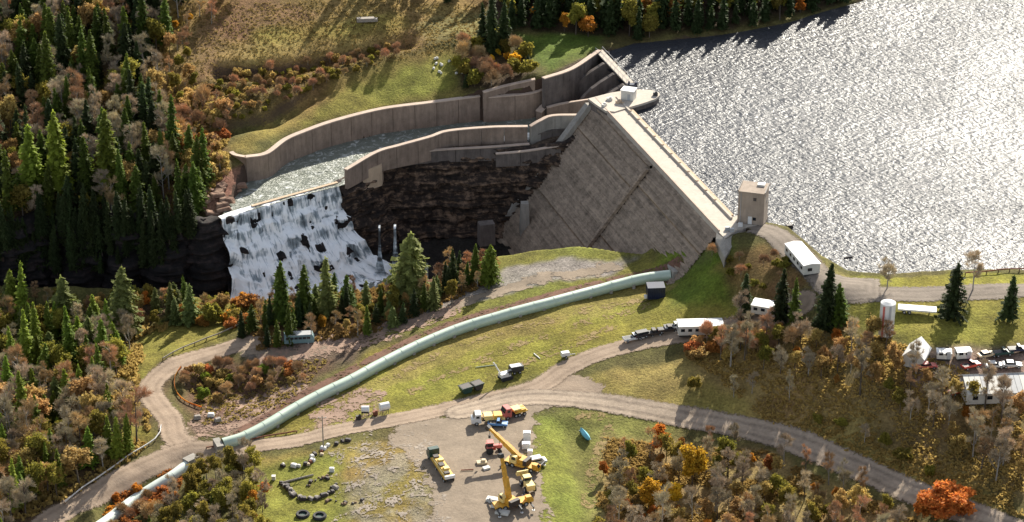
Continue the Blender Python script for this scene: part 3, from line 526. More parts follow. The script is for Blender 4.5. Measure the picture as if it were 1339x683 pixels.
# ================================================================== DAM, WALLS, TOWER
def concrete(name, c, var=.25, stain=.5, lines=0):
    m = bpy.data.materials.new(name); m.use_nodes = True; t = m.node_tree; b = t.nodes['Principled BSDF']; L = t.links.new
    g = nn(t, 'ShaderNodeNewGeometry'); mp = nn(t, 'ShaderNodeMapping'); mp.inputs['Scale'].default_value = lines or (1, 1, .14); L(g.outputs['Position'], mp.inputs[0])
    n1 = nn(t, 'ShaderNodeTexNoise', i_Scale=.75, i_Detail=7, i_Roughness=.75); L(mp.outputs[0], n1.inputs['Vector']); n2 = nn(t, 'ShaderNodeTexNoise', i_Scale=.5 if lines else .25, i_Detail=7, i_Roughness=.75); L(g.outputs['Position'], n2.inputs['Vector'])
    mu = nn(t, 'ShaderNodeMath', operation='ADD'); L(n1.outputs['Fac'], mu.inputs[0]); L(n2.outputs['Fac'], mu.inputs[1])
    cr = nn(t, 'ShaderNodeValToRGB'); e = cr.color_ramp.elements; e[0].position = .36; e[0].color = (*[v * (1 - stain) for v in c], 1); e[1].position = .64; e[1].color = (*[v * (1 + var) for v in c], 1)
    hf = nn(t, 'ShaderNodeMath', operation='MULTIPLY'); hf.inputs[1].default_value = .5; L(mu.outputs[0], hf.inputs[0]); L(hf.outputs[0], cr.inputs['Fac']); L(cr.outputs[0], b.inputs['Base Color'])
    b.inputs['Roughness'].default_value = .9; b.inputs['Specular IOR Level'].default_value = .25
    bp = nn(t, 'ShaderNodeBump', i_Strength=.4, i_Distance=.15); L(n1.outputs['Fac'], bp.inputs['Height']); L(bp.outputs[0], b.inputs['Normal']); return m
M['dam_face'] = concrete('dam_face', (.31, .24, .18), .4, .72, (.045, .045, 2.2)); M['dam_crest'] = concrete('dam_crest', (.46, .41, .35), .15, .15); M['wall_concrete'] = concrete('wall_concrete', (.25, .19, .15), .3, .4)
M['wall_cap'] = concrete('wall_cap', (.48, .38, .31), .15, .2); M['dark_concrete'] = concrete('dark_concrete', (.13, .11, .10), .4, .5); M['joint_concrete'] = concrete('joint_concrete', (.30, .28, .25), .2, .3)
M['tower_concrete'] = concrete('tower_concrete', (.33, .27, .22), .2, .3); M['buff_concrete'] = concrete('buff_concrete', (.5, .38, .27), .15, .25)
Ld = float(np.linalg.norm(DB - DA))
dam = thing('dam', 'stepped concrete gravity dam holding back the lake, with a broad pale crest', 'dam', tuple(DA))
dam.rotation_euler = (0, 0, math.atan2(DU[1], DU[0]))      # local x along the crest, local -y downstream
SG = 1 if np.dot([-math.sin(dam.rotation_euler[2]), math.cos(dam.rotation_euler[2])], DN[:2]) > 0 else -1
JOINTS = [0, float((on_face(843, 228)[:2] - DA[:2]) @ DU[:2]), Ld]
rs = np.random.default_rng(3)
for a, b in zip(JOINTS[:-1], JOINTS[1:]):
    V = []; F = []; nst = 60; rise = 0.62; cut = 40; xs = np.linspace(a + .25, b - .25, cut); o = []
    offs = rs.normal(0, .17, nst)
    pr = [(0.0, 0.0), (0.0, -1.2)]
    for k in range(nst):
        z = -1.2 - k * rise; y = (1.2 + k * rise) * FS + offs[k]; pr += [(y, z), (y + .02, z - rise)]
    for i, x in enumerate(xs):
        for j, (y, z) in enumerate(pr):
            w_ = float(vnoise(x / 2.3, z * 1.7, 7)) * .22 if j > 1 else 0; V.append((x, SG * (y + w_), z))
    q = len(pr); F = [(i * q + j, i * q + j + 1, (i + 1) * q + j + 1, (i + 1) * q + j) for i in range(len(xs) - 1) for j in range(q - 1)]
    mesh_np('face_block', V, F, M['dam_face'], dam)
def face_strip(name, xa, wd, h0, th, m, base=-30):
    p = [(h0, -h0 / FS * 1.0), (-base * FS, base), (-base * FS + th, base + .2), (h0 + th, -h0 / FS + .2)]
    mb = MB(); mb.add([(xa, SG * y, z) for y, z in p] + [(xa + wd, SG * y, z) for y, z in p], [(0, 1, 2, 3), (7, 6, 5, 4), (0, 4, 5, 1), (1, 5, 6, 2), (2, 6, 7, 3), (3, 7, 4, 0)]); return mb.build(name, m, dam)
face_strip('joint_rib', JOINTS[1] - .5, 1.1, 1.6, 1.0, M['dam_face']); face_strip('end_rib', -1.6, 2.6, 1.2, 1.6, M['joint_concrete'], -32)
MB().box((Ld / 2, -SG * 3.1, -.9), (Ld + 1.2, 6.6, 1.8)).build('crest_slab', M['dam_crest'], dam)
MB().box((Ld / 2, SG * .05, .22), (Ld + .8, .35, .42)).build('downstream_kerb', M['wall_cap'], dam)
MB().box((Ld / 2 - 2, -SG * 5.6, .28), (Ld - 6, .5, .62)).build('upstream_parapet', M['dam_crest'], dam)
MB().box((Ld / 2 - 3, -SG * 6.9, -.6), (Ld - 10, 1.1, .5)).build('upstream_ledge', M['buff_concrete'], dam)
MB().box((Ld / 2, -SG * 3.6, -12), (Ld + .6, 5.0, 20.2)).build('core_wall', M['dark_concrete'], dam)
for k in range(int((Ld - 12) / 6)):
    MB().box((6 + k * 6.0, -SG * 5.6, .66), (.5, .62, .3)).build('parapet_block', M['buff_concrete'], dam)
# end block and wing wall at the near abutment
e0 = DB; wingl = thing('wing_wall', 'pointed concrete abutment wall at the near end of the dam crest beside the square tower', 'wall', tuple(DB))
def wpoly(name, pts, ztop, zbot, m, parent=None, top_slope=None, bevel=0):
    """prism from world xy outline between ztop and zbot; ztop may be a list"""
    zt = ztop if isinstance(ztop, (list, tuple)) else [ztop] * len(pts); o = parent.location if parent is not None else Vector((0, 0, 0)); n = len(pts)
    mb = MB(); mb.add([(p[0] - o.x, p[1] - o.y, zbot - o.z) for p in pts] + [(p[0] - o.x, p[1] - o.y, z - o.z) for p, z in zip(pts, zt)], [tuple(range(n - 1, -1, -1)), tuple(range(n, 2 * n))] + [(i, (i + 1) % n, n + (i + 1) % n, n + i) for i in range(n)])
    return mb.build(name, m, parent, bevel=bevel)
g2 = lambda x, y, z=20.0: G(x, y, z)[:2]
wpoly('deck', [g2(939, 303), g2(948, 312), g2(966, 298), g2(1000, 294), g2(999, 288), g2(966, 281), g2(950, 288)], 20.03, 9, M['dam_crest'], wingl)
wpoly('wall_face', [g2(937, 304), g2(936, 309), g2(948, 326), g2(962, 309), g2(966, 300), g2(949, 313)], [19.9, 19.2, 17.5, 18.8, 19.6, 19.9], 7, M['joint_concrete'], wingl)
for i, (x, y) in enumerate(((968, 296), (974, 291), (951, 301), (957, 303))):
    p = G(x, y, 20.03); q = MB().box((0, 0, .45), (1.1, .8, .9)).build('electrical_cabinet', M['white_paint'] if i < 2 else M['grey_metal']); q.location = p
    tag(q, ['white cabinet at the left foot of the square tower', 'white cabinet against the front of the square tower', 'grey cabinet at the very end of the dam crest', 'grey cabinet between the dam crest end and the tower'][i], 'cabinet')
# intake tower
tw = G(985, 293, 20); ang = math.radians(-16)
tower = thing('intake_tower', 'square brown concrete tower with a flat slab roof at the near end of the dam', 'tower', (tw[0], tw[1] + 2.6, 20.03), ang)
MB().box((0, 0, 4.3), (6.6, 6.0, 8.6)).build('wall', M['tower_concrete'], tower); MB().box((0, 0, -6), (6.9, 6.3, 12)).build('base', M['dark_concrete'], tower)
MB().box((0, 0, 8.75), (7.1, 6.5, .3)).build('roof', M['tower_concrete'], tower); MB().box((1.6, 1.6, 9.15), (1.9, 1.6, .5)).build('roof_hatch', M['off_white'], tower)
for sx in (-3.4, 3.4): MB().box((sx, 0, 9.05), (.25, 6.5, .3)).build('roof_kerb', M['dark_brown'], tower)
MB().box((.9, -3.03, 7.0), (.8, .08, .9)).build('window', M['glass_dark'], tower); MB().box((-.1, -3.03, 1.1), (1.0, .1, 2.1)).build('door', M['white_paint'], tower); MB().box((1.0, -3.04, 1.6), (.8, .1, .8)).build('window', M['glass_dark'], tower)
MB().box((3.33, .5, 5.5), (.08, .9, 1.0)).build('window', M['glass_dark'], tower); MB().tube((-2.6, -3.12, 0), (-2.6, -3.12, 8.6), .07, n=6).build('downpipe', M['grey_metal'], tower)

# walls of the channel
def wall(name, label, P, zb, th, m, cap, seglen=6.2, side=1, extra=None):
    """a concrete wall built from cast panels, with a pale coping"""
    P = smooth(P, 1.0); T = np.gradient(P[:, :2], axis=0); T /= np.linalg.norm(T, axis=1)[:, None]; N = np.stack([-T[:, 1], T[:, 0]], -1) * side
    L = np.r_[0, np.cumsum(np.linalg.norm(np.diff(P[:, :2], axis=0), axis=1))]; th_ = thing(name, label, 'wall', tuple(P[0])); o = P[0]
    zbv = zb if hasattr(zb, '__len__') else [zb, zb]; zbi = np.interp(L, np.linspace(0, L[-1], len(zbv)), zbv)
    n = max(1, int(L[-1] / seglen)); cuts = np.linspace(0, L[-1], n + 1)
    def sweep(i0, i1, t0, t1, zt, zbf, nm, mt, inset=0.0):
        V = []; ids = [l for l in L if i0 + inset < l < i1 - inset]; ids = [i0 + inset] + ids + [i1 - inset]
        for l in ids:
            p = np.array([np.interp(l, L, P[:, k]) for k in range(3)]); nn_ = np.array([np.interp(l, L, N[:, 0]), np.interp(l, L, N[:, 1])]); zz = zbf(l)
            V += [(*(p[:2] + nn_ * t0 - o[:2]), zz - o[2]), (*(p[:2] + nn_ * t0 - o[:2]), p[2] + zt - o[2]), (*(p[:2] + nn_ * t1 - o[:2]), p[2] + zt - o[2]), (*(p[:2] + nn_ * t1 - o[:2]), zz - o[2])]
        F = [tuple(range(3, -1, -1))]; k = len(ids)
        for i in range(k - 1):
            for a in range(4): F.append((i * 4 + a, i * 4 + (a + 1) % 4, (i + 1) * 4 + (a + 1) % 4, (i + 1) * 4 + a))
        F.append(tuple(4 * (k - 1) + a for a in range(4))); mb = MB(); mb.add(V, F); return mb.build(nm, mt, th_)
    for a, b in zip(cuts[:-1], cuts[1:]):
        sweep(a, b, 0, th, 0, lambda l: float(np.interp(l, L, zbi)), 'wall_panel', m, .06)
    sweep(0, L[-1], -.12, th + .15, .28, lambda l: float(np.interp(l, L, P[:, 2])) + .003, 'coping', cap)
    return th_
wall('retaining_wall', 'long curved brown retaining wall on the far side of the channel above the falls', FARW, 2.5, 1.3, M['wall_concrete'], M['wall_cap'])
wall('retaining_wall', 'short dark stretch of wall between the long curved wall and the spillway', FARW2, 2.5, 1.2, M['wall_concrete'], M['wall_cap'])
up2 = W2('633 122 16.2;660 114 17;700 105 18.6'); wall('retaining_wall', 'upper wall with a bright coping set back behind the dark stretch of wall', up2, 11, 1.0, M['wall_concrete'], M['wall_cap'])
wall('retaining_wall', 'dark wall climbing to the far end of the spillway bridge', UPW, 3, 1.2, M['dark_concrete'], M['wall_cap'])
wall('retaining_wall', 'low brown wall on the near side of the channel, rising in a step above the dark cliff', NEARW, 3.8, 1.0, M['wall_concrete'], M['wall_cap'], side=-1)
wall('retaining_wall', 'short arched wall joining the near channel wall to the dam', NEARW2, 3.8, 1.0, M['joint_concrete'], M['wall_cap'], side=-1)
wall('retaining_wall', 'end wall turning away from the river at the left end of the long curved wall', W2('322 207 12;306 204 11;300 200 11'), 3, 1.0, M['wall_concrete'], M['wall_cap'], side=-1)
wall('training_wall', 'slanting concrete wall across the spillway apron beside the pale platform', W2('715 142 11.2;740 136 12.5;772 131 15.5'), 5, .9, M['wall_concrete'], M['wall_cap'])
wall('training_wall', 'stub of pale wall crossing the apron below the dark spillway piers', W2('708 148 10;720 136 11.5;738 126 12.2'), 5, 2.0, M['wall_concrete'], M['wall_cap'])
wall('sill', 'thin buff concrete sill along the brink of the falls', LIP[1:] + np.array([0, .35, .32]), 3.5, .7, M['buff_concrete'], M['buff_concrete'])
# rock benches under the near wall
bn = W2('458 229 6.3;462 219 6.3;494 205 6.3;501 208 6.3;499 216 6.3;476 224 6.3'); b_ = wpoly('rock_ledge', [p[:2] for p in bn], 6.35, 0, M['buff_concrete']); tag(b_, kind='structure')
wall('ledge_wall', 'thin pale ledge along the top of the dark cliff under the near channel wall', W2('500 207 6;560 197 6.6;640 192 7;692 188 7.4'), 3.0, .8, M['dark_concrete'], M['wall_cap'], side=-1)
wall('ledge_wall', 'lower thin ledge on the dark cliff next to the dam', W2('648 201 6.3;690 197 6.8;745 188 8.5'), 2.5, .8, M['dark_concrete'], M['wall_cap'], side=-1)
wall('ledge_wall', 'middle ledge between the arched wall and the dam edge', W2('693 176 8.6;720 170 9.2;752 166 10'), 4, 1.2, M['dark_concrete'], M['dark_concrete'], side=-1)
for i, (x, y, z, s, h_) in enumerate(((716, 176, 7.5, 3.2, 1.5), (700, 180, 7.2, 2.0, 1.2), (738, 172, 8.6, 2.6, 1.6))):
    q = MB().box((0, 0, h_ / 2), (s, 1.6, h_), .2, .9).build('concrete_block', M['buff_concrete'] if i == 1 else M['joint_concrete']); q.location = G(x, y, z); tag(q, ['broken concrete block in the middle of the bench beneath the arched wall', 'pale broken block at the left end of the bench beneath the arched wall', 'broken concrete block at the bench end nearest the dam'][i], 'block')
q = MB().box((0, 0, 4), (4.5, 3, 6.5), .1, .95).build('concrete_pier', M['dark_concrete']); q.location = G(636, 322, -14); q.rotation_euler[2] = .15; tag(q, 'pale concrete remnant standing on the dark gorge floor beside the foot of the dam', 'pier')
q = MB().box((0, 0, 5), (3, 3, 12), .1, .7).build('concrete_pier', M['joint_concrete']); q.location = on_face(693, 284) + np.array([-1.5, -1, -6]); tag(q, 'pale buttress at the foot of the dam edge next to the dark cliff', 'pier')
# spillway
SD = SPB - SPA; SL = float(np.linalg.norm(SD)); spill = thing('spillway', 'dark spillway with curved piers under a thin pale footbridge at the far dam end', 'spillway', tuple(SPA)); spill.rotation_euler = (0, 0, math.atan2(SD[1], SD[0]))
S2 = 1 if np.dot([-math.sin(spill.rotation_euler[2]), math.cos(spill.rotation_euler[2])], DN[:2]) > 0 else -1
MB().box((SL / 2, 0, -.1), (SL, 2.3, .4)).build('bridge_deck', M['dam_crest'], spill)
for s in (-1.05, 1.05):
    MB().box((SL / 2, s, 1.05), (SL, .06, .07)).build('handrail', M['grey_metal'], spill)
    for k in range(9): MB().box((SL * k / 8 + (.05 if k == 0 else -.05 if k == 8 else 0), s, .55), (.08, .08, .95)).build('handrail_post', M['grey_metal'], spill)
og = [(-1.5, -4), (.5, -3.6), (3, -4.6), (6, -7.4), (9, -10), (13, -12.2), (20, -13), (20, -17), (-1.5, -17)]
MB().prism([(S2 * a, b) for a, b in og], .0, SL, 'x').build('ogee_chute', M['dark_concrete'], spill, sm=False)
pier = [(-2.2, -.35), (2.0, -.35), (3.2, -1.0), (5.5, -2.2), (8.5, -4.0), (11, -6.3), (13, -9.2), (14.2, -12.6), (14.2, -16), (-2.2, -16)]
for k in range(4):
    x = .7 + (SL - 1.4) * k / 3; MB().prism([(S2 * a, b) for a, b in pier], x - .7, x + .7, 'x').build('pier', M['dark_concrete'] if k else M['dark_concrete'], spill)
    if k < 3: MB().box((x + (SL - 1.4) / 6, -S2 * .7, -2.2), ((SL - 1.4) / 3 - 1.5, .25, 3.6)).build('gate', M['rust'], spill)
# pale platform with the round nose and hut
plat = thing('intake_platform', 'pale concrete platform with a rounded nose jutting into the lake at the far crest end', 'platform', tuple(G(800, 133, 20)))
nose = [(770, 131), (800, 123), (828, 119), (850, 120), (860, 122.5), (862, 126), (856, 130.5), (840, 136), (822, 141), (804, 147), (793, 146), (781, 138)]
wpoly('platform_base', [g2(*p) for p in nose], 19.7, 11, M['dark_concrete'], plat)
nose2 = [(769, 130.5), (800, 122.5), (828, 118.4), (851, 119.2), (861.5, 122.3), (863, 126), (857, 131), (841, 136.6), (822.5, 141.8), (804, 147.6), (792, 146.6), (779, 138)]
wpoly('platform_deck', [g2(*p) for p in nose2], 20.35, 19.703, M['dam_crest'], plat)
hut = thing('gatehouse', 'small pale flat roofed hut on the platform at the far end of the dam', 'hut', tuple(G(822, 129, 20.35)), -.35)
MB().box((0, 0, 1.35), (3.6, 3.0, 2.7)).build('wall', M['off_white'], hut); MB().box((0, 0, 2.82), (4.0, 3.4, .24)).build('roof', M['white_paint'], hut); MB().box((.5, -1.52, 1.0), (.8, .06, 1.9)).build('door', M['grey_metal'], hut)
q = MB().box((0, 0, .5), (1.3, .9, 1.0)).box((.2, 0, 1.15), (.5, .5, .3)).build('gate_hoist', M['dark_metal']); q.location = G(857, 125, 20.35); tag(q, 'dark hoist box on the very tip of the rounded platform nose', 'hoist')
q = MB().box((0, 0, .6), (2.6, 1.3, 1.2)).box((1.2, .2, 1.4), (.7, .7, .6)).tube((-.8, 0, 1.2), (-.8, 0, 2.0), .3).build('gate_hoist', M['dark_blue']); q.location = G(826, 115, 20.35); tag(q, 'dark hoist machinery behind the small pale hut', 'hoist')
for i, (x, y) in enumerate(((797, 131), (809, 135), (790, 139))):
    q = MB().box((0, 0, .35), (1.6, .9, .7)).box((.3, 0, .85), (.6, .6, .3)).build('equipment_box', M['off_white'] if i != 1 else M['buff_concrete']); q.location = G(x, y, 20.35); q.rotation_euler[2] = .5 * i; tag(q, ['pale box on the platform left of the hut', 'buff box in front of the hut on the platform', 'pale box where the platform meets the dam crest'][i], 'box')
q = MB(); r_ = np.random.default_rng(4)
for k in range(26): x = r_.uniform(0, 1); p = g2(882 + 22 * x + r_.normal(0, 2), 215 + 24 * x + r_.normal(0, 2)); q.tube((*p, 18.2), (p[0] + r_.normal(0, 1.4), p[1] + r_.normal(0, 1.4), 18.4 + r_.random() * .8), .12, .07, 5)
tag(q.build('driftwood', M['wood']), kind='stuff')
q = MB(); q.tube((0, 0, 0), (2.4, .5, .25), .32, .12, 6); q = q.build('driftwood', M['dark_brown']); q.location = G(1104, 338, LAKE); tag(q, 'dark snag floating in the lake off the near shore', 'driftwood')
q = MB(); q.box((0, 0, .4), (1.9, 1.1, .9), .2, .8).tube((-.9, 0, .3), (1.3, .3, .9), .15, .1); q = q.build('mooring_block', M['dark_brown']); q.location = G(1032, 298, LAKE); tag(q, 'dark block at the water edge just right of the square tower', 'block')

# ================================================================== PENSTOCK
def tube_path(P, r, n=18, cap=True):
    P = np.asarray(P); T = np.gradient(P, axis=0); T /= np.linalg.norm(T, axis=1)[:, None]; U = np.cross(T, [0, 0, 1.]); U /= np.linalg.norm(U, axis=1)[:, None]; W_ = np.cross(U, T)
    a = np.linspace(0, 2 * math.pi, n, endpoint=False); V = P[:, None] + r * (np.cos(a)[None, :, None] * U[:, None] + np.sin(a)[None, :, None] * W_[:, None])
    idx = np.arange(len(P) * n).reshape(len(P), n); j = np.roll(idx, -1, 1); F = np.stack([idx[:-1], j[:-1], j[1:], idx[1:]], -1).reshape(-1, 4); return V.reshape(-1, 3), F
M['penstock_green'] = mat('penstock_green', (.36, .47, .37), .4, .10, .5, rnd=.03, col2=(.44, .54, .43), spec=1.0); M['pipe_white'] = mat('pipe_white', (.55, .62, .58), .5, .1, .6)
_b = M['penstock_green'].node_tree.nodes['Principled BSDF']; _b.inputs['Coat Weight'].default_value = 1; _b.inputs['Coat Roughness'].default_value = .42
gp = ats('877 362;840 372;800 381;720 400;650 420;600 436;550 456;500 481;460 502;420 522;385 541;350 562;318 577;292 586')
PR = 1.42
gp = gp[:, :3].copy(); gp[:, 2] += PR * .7; gp[-1, 2] -= .5; cl = smooth(gp, 1.0)
kz = np.convolve(np.pad(cl[:, 2], 12, 'edge'), np.ones(25) / 25, 'valid'); cl[:, 2] = kz
pen = thing('penstock', 'long pale green pipeline curving from the foot of the dam down to the dirt road', 'pipeline', tuple(cl[0])); o_ = cl[0]
nsec = 24; ii = np.linspace(0, len(cl) - 1, nsec + 1).astype(int)
for a, b in zip(ii[:-1], ii[1:]):
    V, F = tube_path(cl[a:b + 1] - o_, PR, 22); mesh_np('pipe_section', V, F, M['penstock_green'], pen, smooth_=True)
for a in ii[1:-1]:
    T = cl[min(a + 1, len(cl) - 1)] - cl[a - 1]; T /= np.linalg.norm(T); V, F = tube_path([cl[a] - o_ - T * .12, cl[a] - o_, cl[a] - o_ + T * .12], PR + .05, 22); mesh_np('pipe_joint', V, F, M['penstock_green'], pen, smooth_=True)
for a in range(4, len(cl) - 3, 6):
    p = cl[a] - o_; T = cl[a + 1] - cl[a]; MB().box((p[0], p[1], p[2] - PR * .75), (.7, 3.0, 1.6), math.atan2(T[1], T[0])).build('saddle', M['joint_concrete'], pen)
p = cl[-1] - o_; T = cl[-1] - cl[-3]; MB().box((p[0] + T[0] * .6, p[1] + T[1] * .6, p[2] - .5), (1.6, 4.0, 2.6), math.atan2(T[1], T[0])).build('thrust_block', M['joint_concrete'], pen)
p = cl[0] - o_; MB().box((p[0] + .8, p[1] + .4, p[2] - .2), (2.0, 4.4, 4.2), .3).build('thrust_block', M['joint_concrete'], pen)
lp = ats('247 612;225 628;200 644;172 662;140 686;110 706'); lp = lp.copy(); lp[:, 2] += .8; ll = smooth(lp, 1.2)
pen2 = thing('penstock', 'white pipe reappearing below the road at the bottom left, half hidden by rusty brush', 'pipeline', tuple(ll[0])); o2 = ll[0]
i2 = np.linspace(0, len(ll) - 1, 7).astype(int)
for a, b in zip(i2[:-1], i2[1:]): V, F = tube_path(ll[a:b + 1] - o2, 1.3, 16); mesh_np('pipe_section', V, F, M['pipe_white'], pen2, smooth_=True)
MB().box((.5, .6, .2), (3.2, 2.2, 2.6), .8).build('headwall', M['joint_concrete'], pen2)
# ================================================================== VEHICLES, MACHINES AND SITE OBJECTS
def heading(a, b):
    """two pixels on the ground along an object -> centre, heading, length"""
    A = at(*a); B = at(*b); return (A + B) / 2, math.atan2(B.y - A.y, B.x - A.x), (B - A).length
def place(px, py, dz=0.0): p = at(px, py); return Vector((p.x, p.y, p.z + dz))
def wheels(t, xs, half, r=.4, w_=.26):
    for x in xs:
        for s in (-1, 1):
            wl = MB().tube((x, s * half - w_ / 2, r), (x, s * half + w_ / 2, r), r, n=12).build('wheel', M['rubber'], t)
            MB().tube((x, s * (half + w_ / 2 + .01) - .012, r), (x, s * (half + w_ / 2 + .01) + .012, r), r * .5, n=8).build('hub', M['grey_metal'], wl)
def car(name, label, cat, loc, rz, paint, kind='sedan', group=None, L=4.6):
    t = thing(name, label, cat, loc, rz, group); h = L / 2
    prof = {'sedan': [(-h, .45), (-h, .95), (-h + .3, 1.02), (h - 1.5, 1.0), (h - .1, .8), (h, .45)], 'pickup': [(-h, .5), (-h, 1.05), (-.2, 1.05), (-.2, 1.1), (h - 1.3, 1.1), (h - .05, .98), (h, .5)], 'van': [(-h, .5), (-h, 1.9), (h - 1.3, 2.0), (h - .7, 1.2), (h, 1.0), (h, .5)], 'suv': [(-h, .5), (-h, 1.1), (h - 1.4, 1.1), (h - .1, .95), (h, .5)]}[kind]
    MB().prism(prof, -.88, .88).build('body', paint, t, bevel=.05)
    if kind == 'sedan': cab = [(-h + .6, 1.0), (-h + 1.1, 1.42), (h - 2.1, 1.42), (h - 1.4, 1.0)]
    elif kind == 'pickup': cab = [(-.2, 1.08), (-.1, 1.72), (h - 1.9, 1.72), (h - 1.3, 1.08)]
    elif kind == 'suv': cab = [(-h + .05, 1.08), (-h + .3, 1.78), (h - 2.0, 1.78), (h - 1.4, 1.08)]
    else: cab = None
    if cab:
        MB().prism(cab, -.76, .76).build('cabin', M['glass_dark'], t); (x0, _), (x1, z1), (x2, _), (x3, _) = cab; MB().box(((x1 + x2) / 2, 0, z1 + .03), (x2 - x1 + .1, 1.5, .06)).build('roof', paint, t)
    else: MB().prism([(h - 1.28, 1.85), (h - .78, 1.25), (h - .70, 1.22), (h - 1.2, 1.9)], -.78, .78).build('windscreen', M['glass_dark'], t); MB().box((-.2, .89, 1.45), (L * .5, .02, .4)).box((-.2, -.89, 1.45), (L * .5, .02, .4)).build('side_windows', M['glass_dark'], t)
    if kind == 'pickup': MB().box((-h / 2 - .1, 0, 1.07), (h - .5, 1.4, .04)).build('load_bed', M['chassis'], t)
    for s in (-.6, .6): MB().box((h + .01, s, .78), (.05, .3, .16)).build('headlight', M['white_paint'], t); MB().box((-h - .01, s, .85), (.05, .22, .18)).build('tail_light', M['red_paint'], t)
    wheels(t, (-h + .85, h - .9), .8, .36, .22); return t
def mobile_home(name, label, cat, a, b, wd=4.2, H=3.0, roof='white_paint', wall='off_white', windows=5, group=None):
    c, rz, L = heading(a, b); t = thing(name, label, cat, (c.x, c.y, c.z + .05), rz, group)
    MB().box((0, 0, .55 + (H - .6) / 2), (L, wd, H - .6)).build('wall', M[wall], t)
    MB().prism([(-wd / 2 - .15, H - .02), (0, H + .3), (wd / 2 + .15, H - .02)], -L / 2 - .1, L / 2 + .1, 'x').build('roof', M[roof], t)
    MB().box((0, 0, .3), (L - .4, wd - .3, .5)).build('undercarriage', M['chassis'], t)
    for k in range(windows):
        x = -L / 2 + L * (k + .6) / (windows + .2)
        for s in (-1, 1): MB().box((x, s * (wd / 2 + .02), 1.9), (.95, .06, .75)).build('window', M['glass_dark'], t)
    for s in (-1, 1): MB().box((s * (L / 2 + .02), -.5, 1.8), (.06, 1.1, .8)).build('window', M['glass_dark'], t)
    MB().box((L * .3, -wd / 2 - .04, 1.55), (.85, .06, 1.9)).build('door', M['grey_metal'], t)
    return t
def semi(name, label, a, b, deck, cab, load=None, cat='truck'):
    c, rz, L = heading(a, b); t = thing(name, label, cat, (c.x, c.y, c.z + .05), rz); h = L / 2
    MB().box((-1.2, 0, .95), (L - 2.6, 1.1, .35)).build('chassis', M['chassis'], t)
    MB().box((-1.4, 0, 1.3), (L - 3.6, 2.5, .3)).build('deck', deck, t); 
    cb = MB().prism([(h - 2.3, .6), (h - 2.3, 2.9), (h - .9, 2.9), (h - .55, 1.9), (h, 1.7), (h, .6)], -1.2, 1.2).build('cab', cab, t, bevel=.06)
    MB().prism([(h - .86, 2.75), (h - .52, 1.95), (h - .46, 1.95), (h - .8, 2.8)], -1.0, 1.0).build('windscreen', M['glass_dark'], cb)
    for s in (-1, 1): MB().box((h - 1.5, s * 1.215, 2.25), (.8, .03, .6)).build('side_window', M['glass_dark'], cb); MB().box((h + .02, s * .85, .95), (.05, .35, .25)).build('headlight', M['white_paint'], t)
    wheels(t, (h - 1.2, -h + 1.2, -h + 2.5, 0), 1.05, .5, .3)
    if load: load(t, h)
    return t

# --- white trailers and houses
mobile_home('site_trailer', 'bright white office trailer on the gravel road between the square tower and dark conifers', 'trailer', (1036, 333), (1061, 362), 4.2, 3.1)
mobile_home('mobile_home', 'long white roofed mobile home at the top end of the dirt road by parked pickups', 'mobile home', (886, 441), (944, 432), 3.8, 3.0, windows=6)
mobile_home('mobile_home', 'white roofed trailer half hidden behind the conifers right of the long mobile home', 'mobile home', (985, 414), (1014, 408), 3.8, 2.8, windows=3)
# upright white tank with red band
p = at(1158, 441); t = thing('storage_tank', 'tall upright white tank with a red stripe standing on the grass', 'tank', (p.x, p.y, p.z))
MB().tube((0, 0, .8), (0, 0, 9.0), 1.75, n=24).build('shell', M['white_paint'], t, sm=False); MB().tube((0, 0, 9.0), (0, 0, 9.5), 1.75, .7, 24).build('top_cone', M['white_paint'], t); 
MB().box((-1.1, -1.42, 4.7), (.5, .08, 7.9), -.65).build('red_stripe', M['red_soft'], t); MB().box((.3, -1.8, 4.7), (.5, .1, 8.2)).build('ladder', M['grey_metal'], t)
for a in range(4): MB().tube((1.4 * math.cos(a * 1.57 + .7), 1.4 * math.sin(a * 1.57 + .7), -.2), (1.4 * math.cos(a * 1.57 + .7), 1.4 * math.sin(a * 1.57 + .7), .9), .14, n=6).build('leg', M['dark_metal'], t)
c, rz, L = heading((1174, 407), (1224, 412)); t = thing('flatbed_trailer', 'long white flatbed trailer parked on the grass beside the round white tank', 'trailer', (c.x, c.y, c.z + .05), rz)
MB().box((0, 0, 1.15), (L, 2.5, .4)).build('deck', M['white_paint'], t); MB().box((0, 0, .85), (L * .8, .9, .25)).build('frame', M['chassis'], t); wheels(t, (-L / 2 + 1.5, -L / 2 + 2.7), 1.0, .42); MB().box((L / 2 - 1.6, 0, .45), (.2, 1.0, .9)).build('landing_leg', M['dark_metal'], t)
# gabled shed
c = at(1199, 479); t = thing('gabled_shed', 'small grey shed with a steep bright white roof beside bare trees', 'shed', (c.x, c.y + 1.5, c.z), -.42)
MB().prism([(-2.9, 0), (-2.9, 3.4), (0, 6.2), (2.9, 3.4), (2.9, 0)], -3.6, 3.6).build('wall', M['off_white'], t)
for s in (-1, 1): MB().prism([(s * 3.3, 3.05), (0, 6.26), (0, 6.5), (s * 3.3, 3.3)], -3.9, 3.9).build('roof', M['white_paint'], t)
MB().box((-.2, -3.63, 1.1), (1.6, .08, 2.2)).build('door', M['grey_metal'], t); MB().box((0, -3.63, 3.9), (.9, .08, .8)).build('window', M['glass_dark'], t); t.scale = (.8, .8, .8)
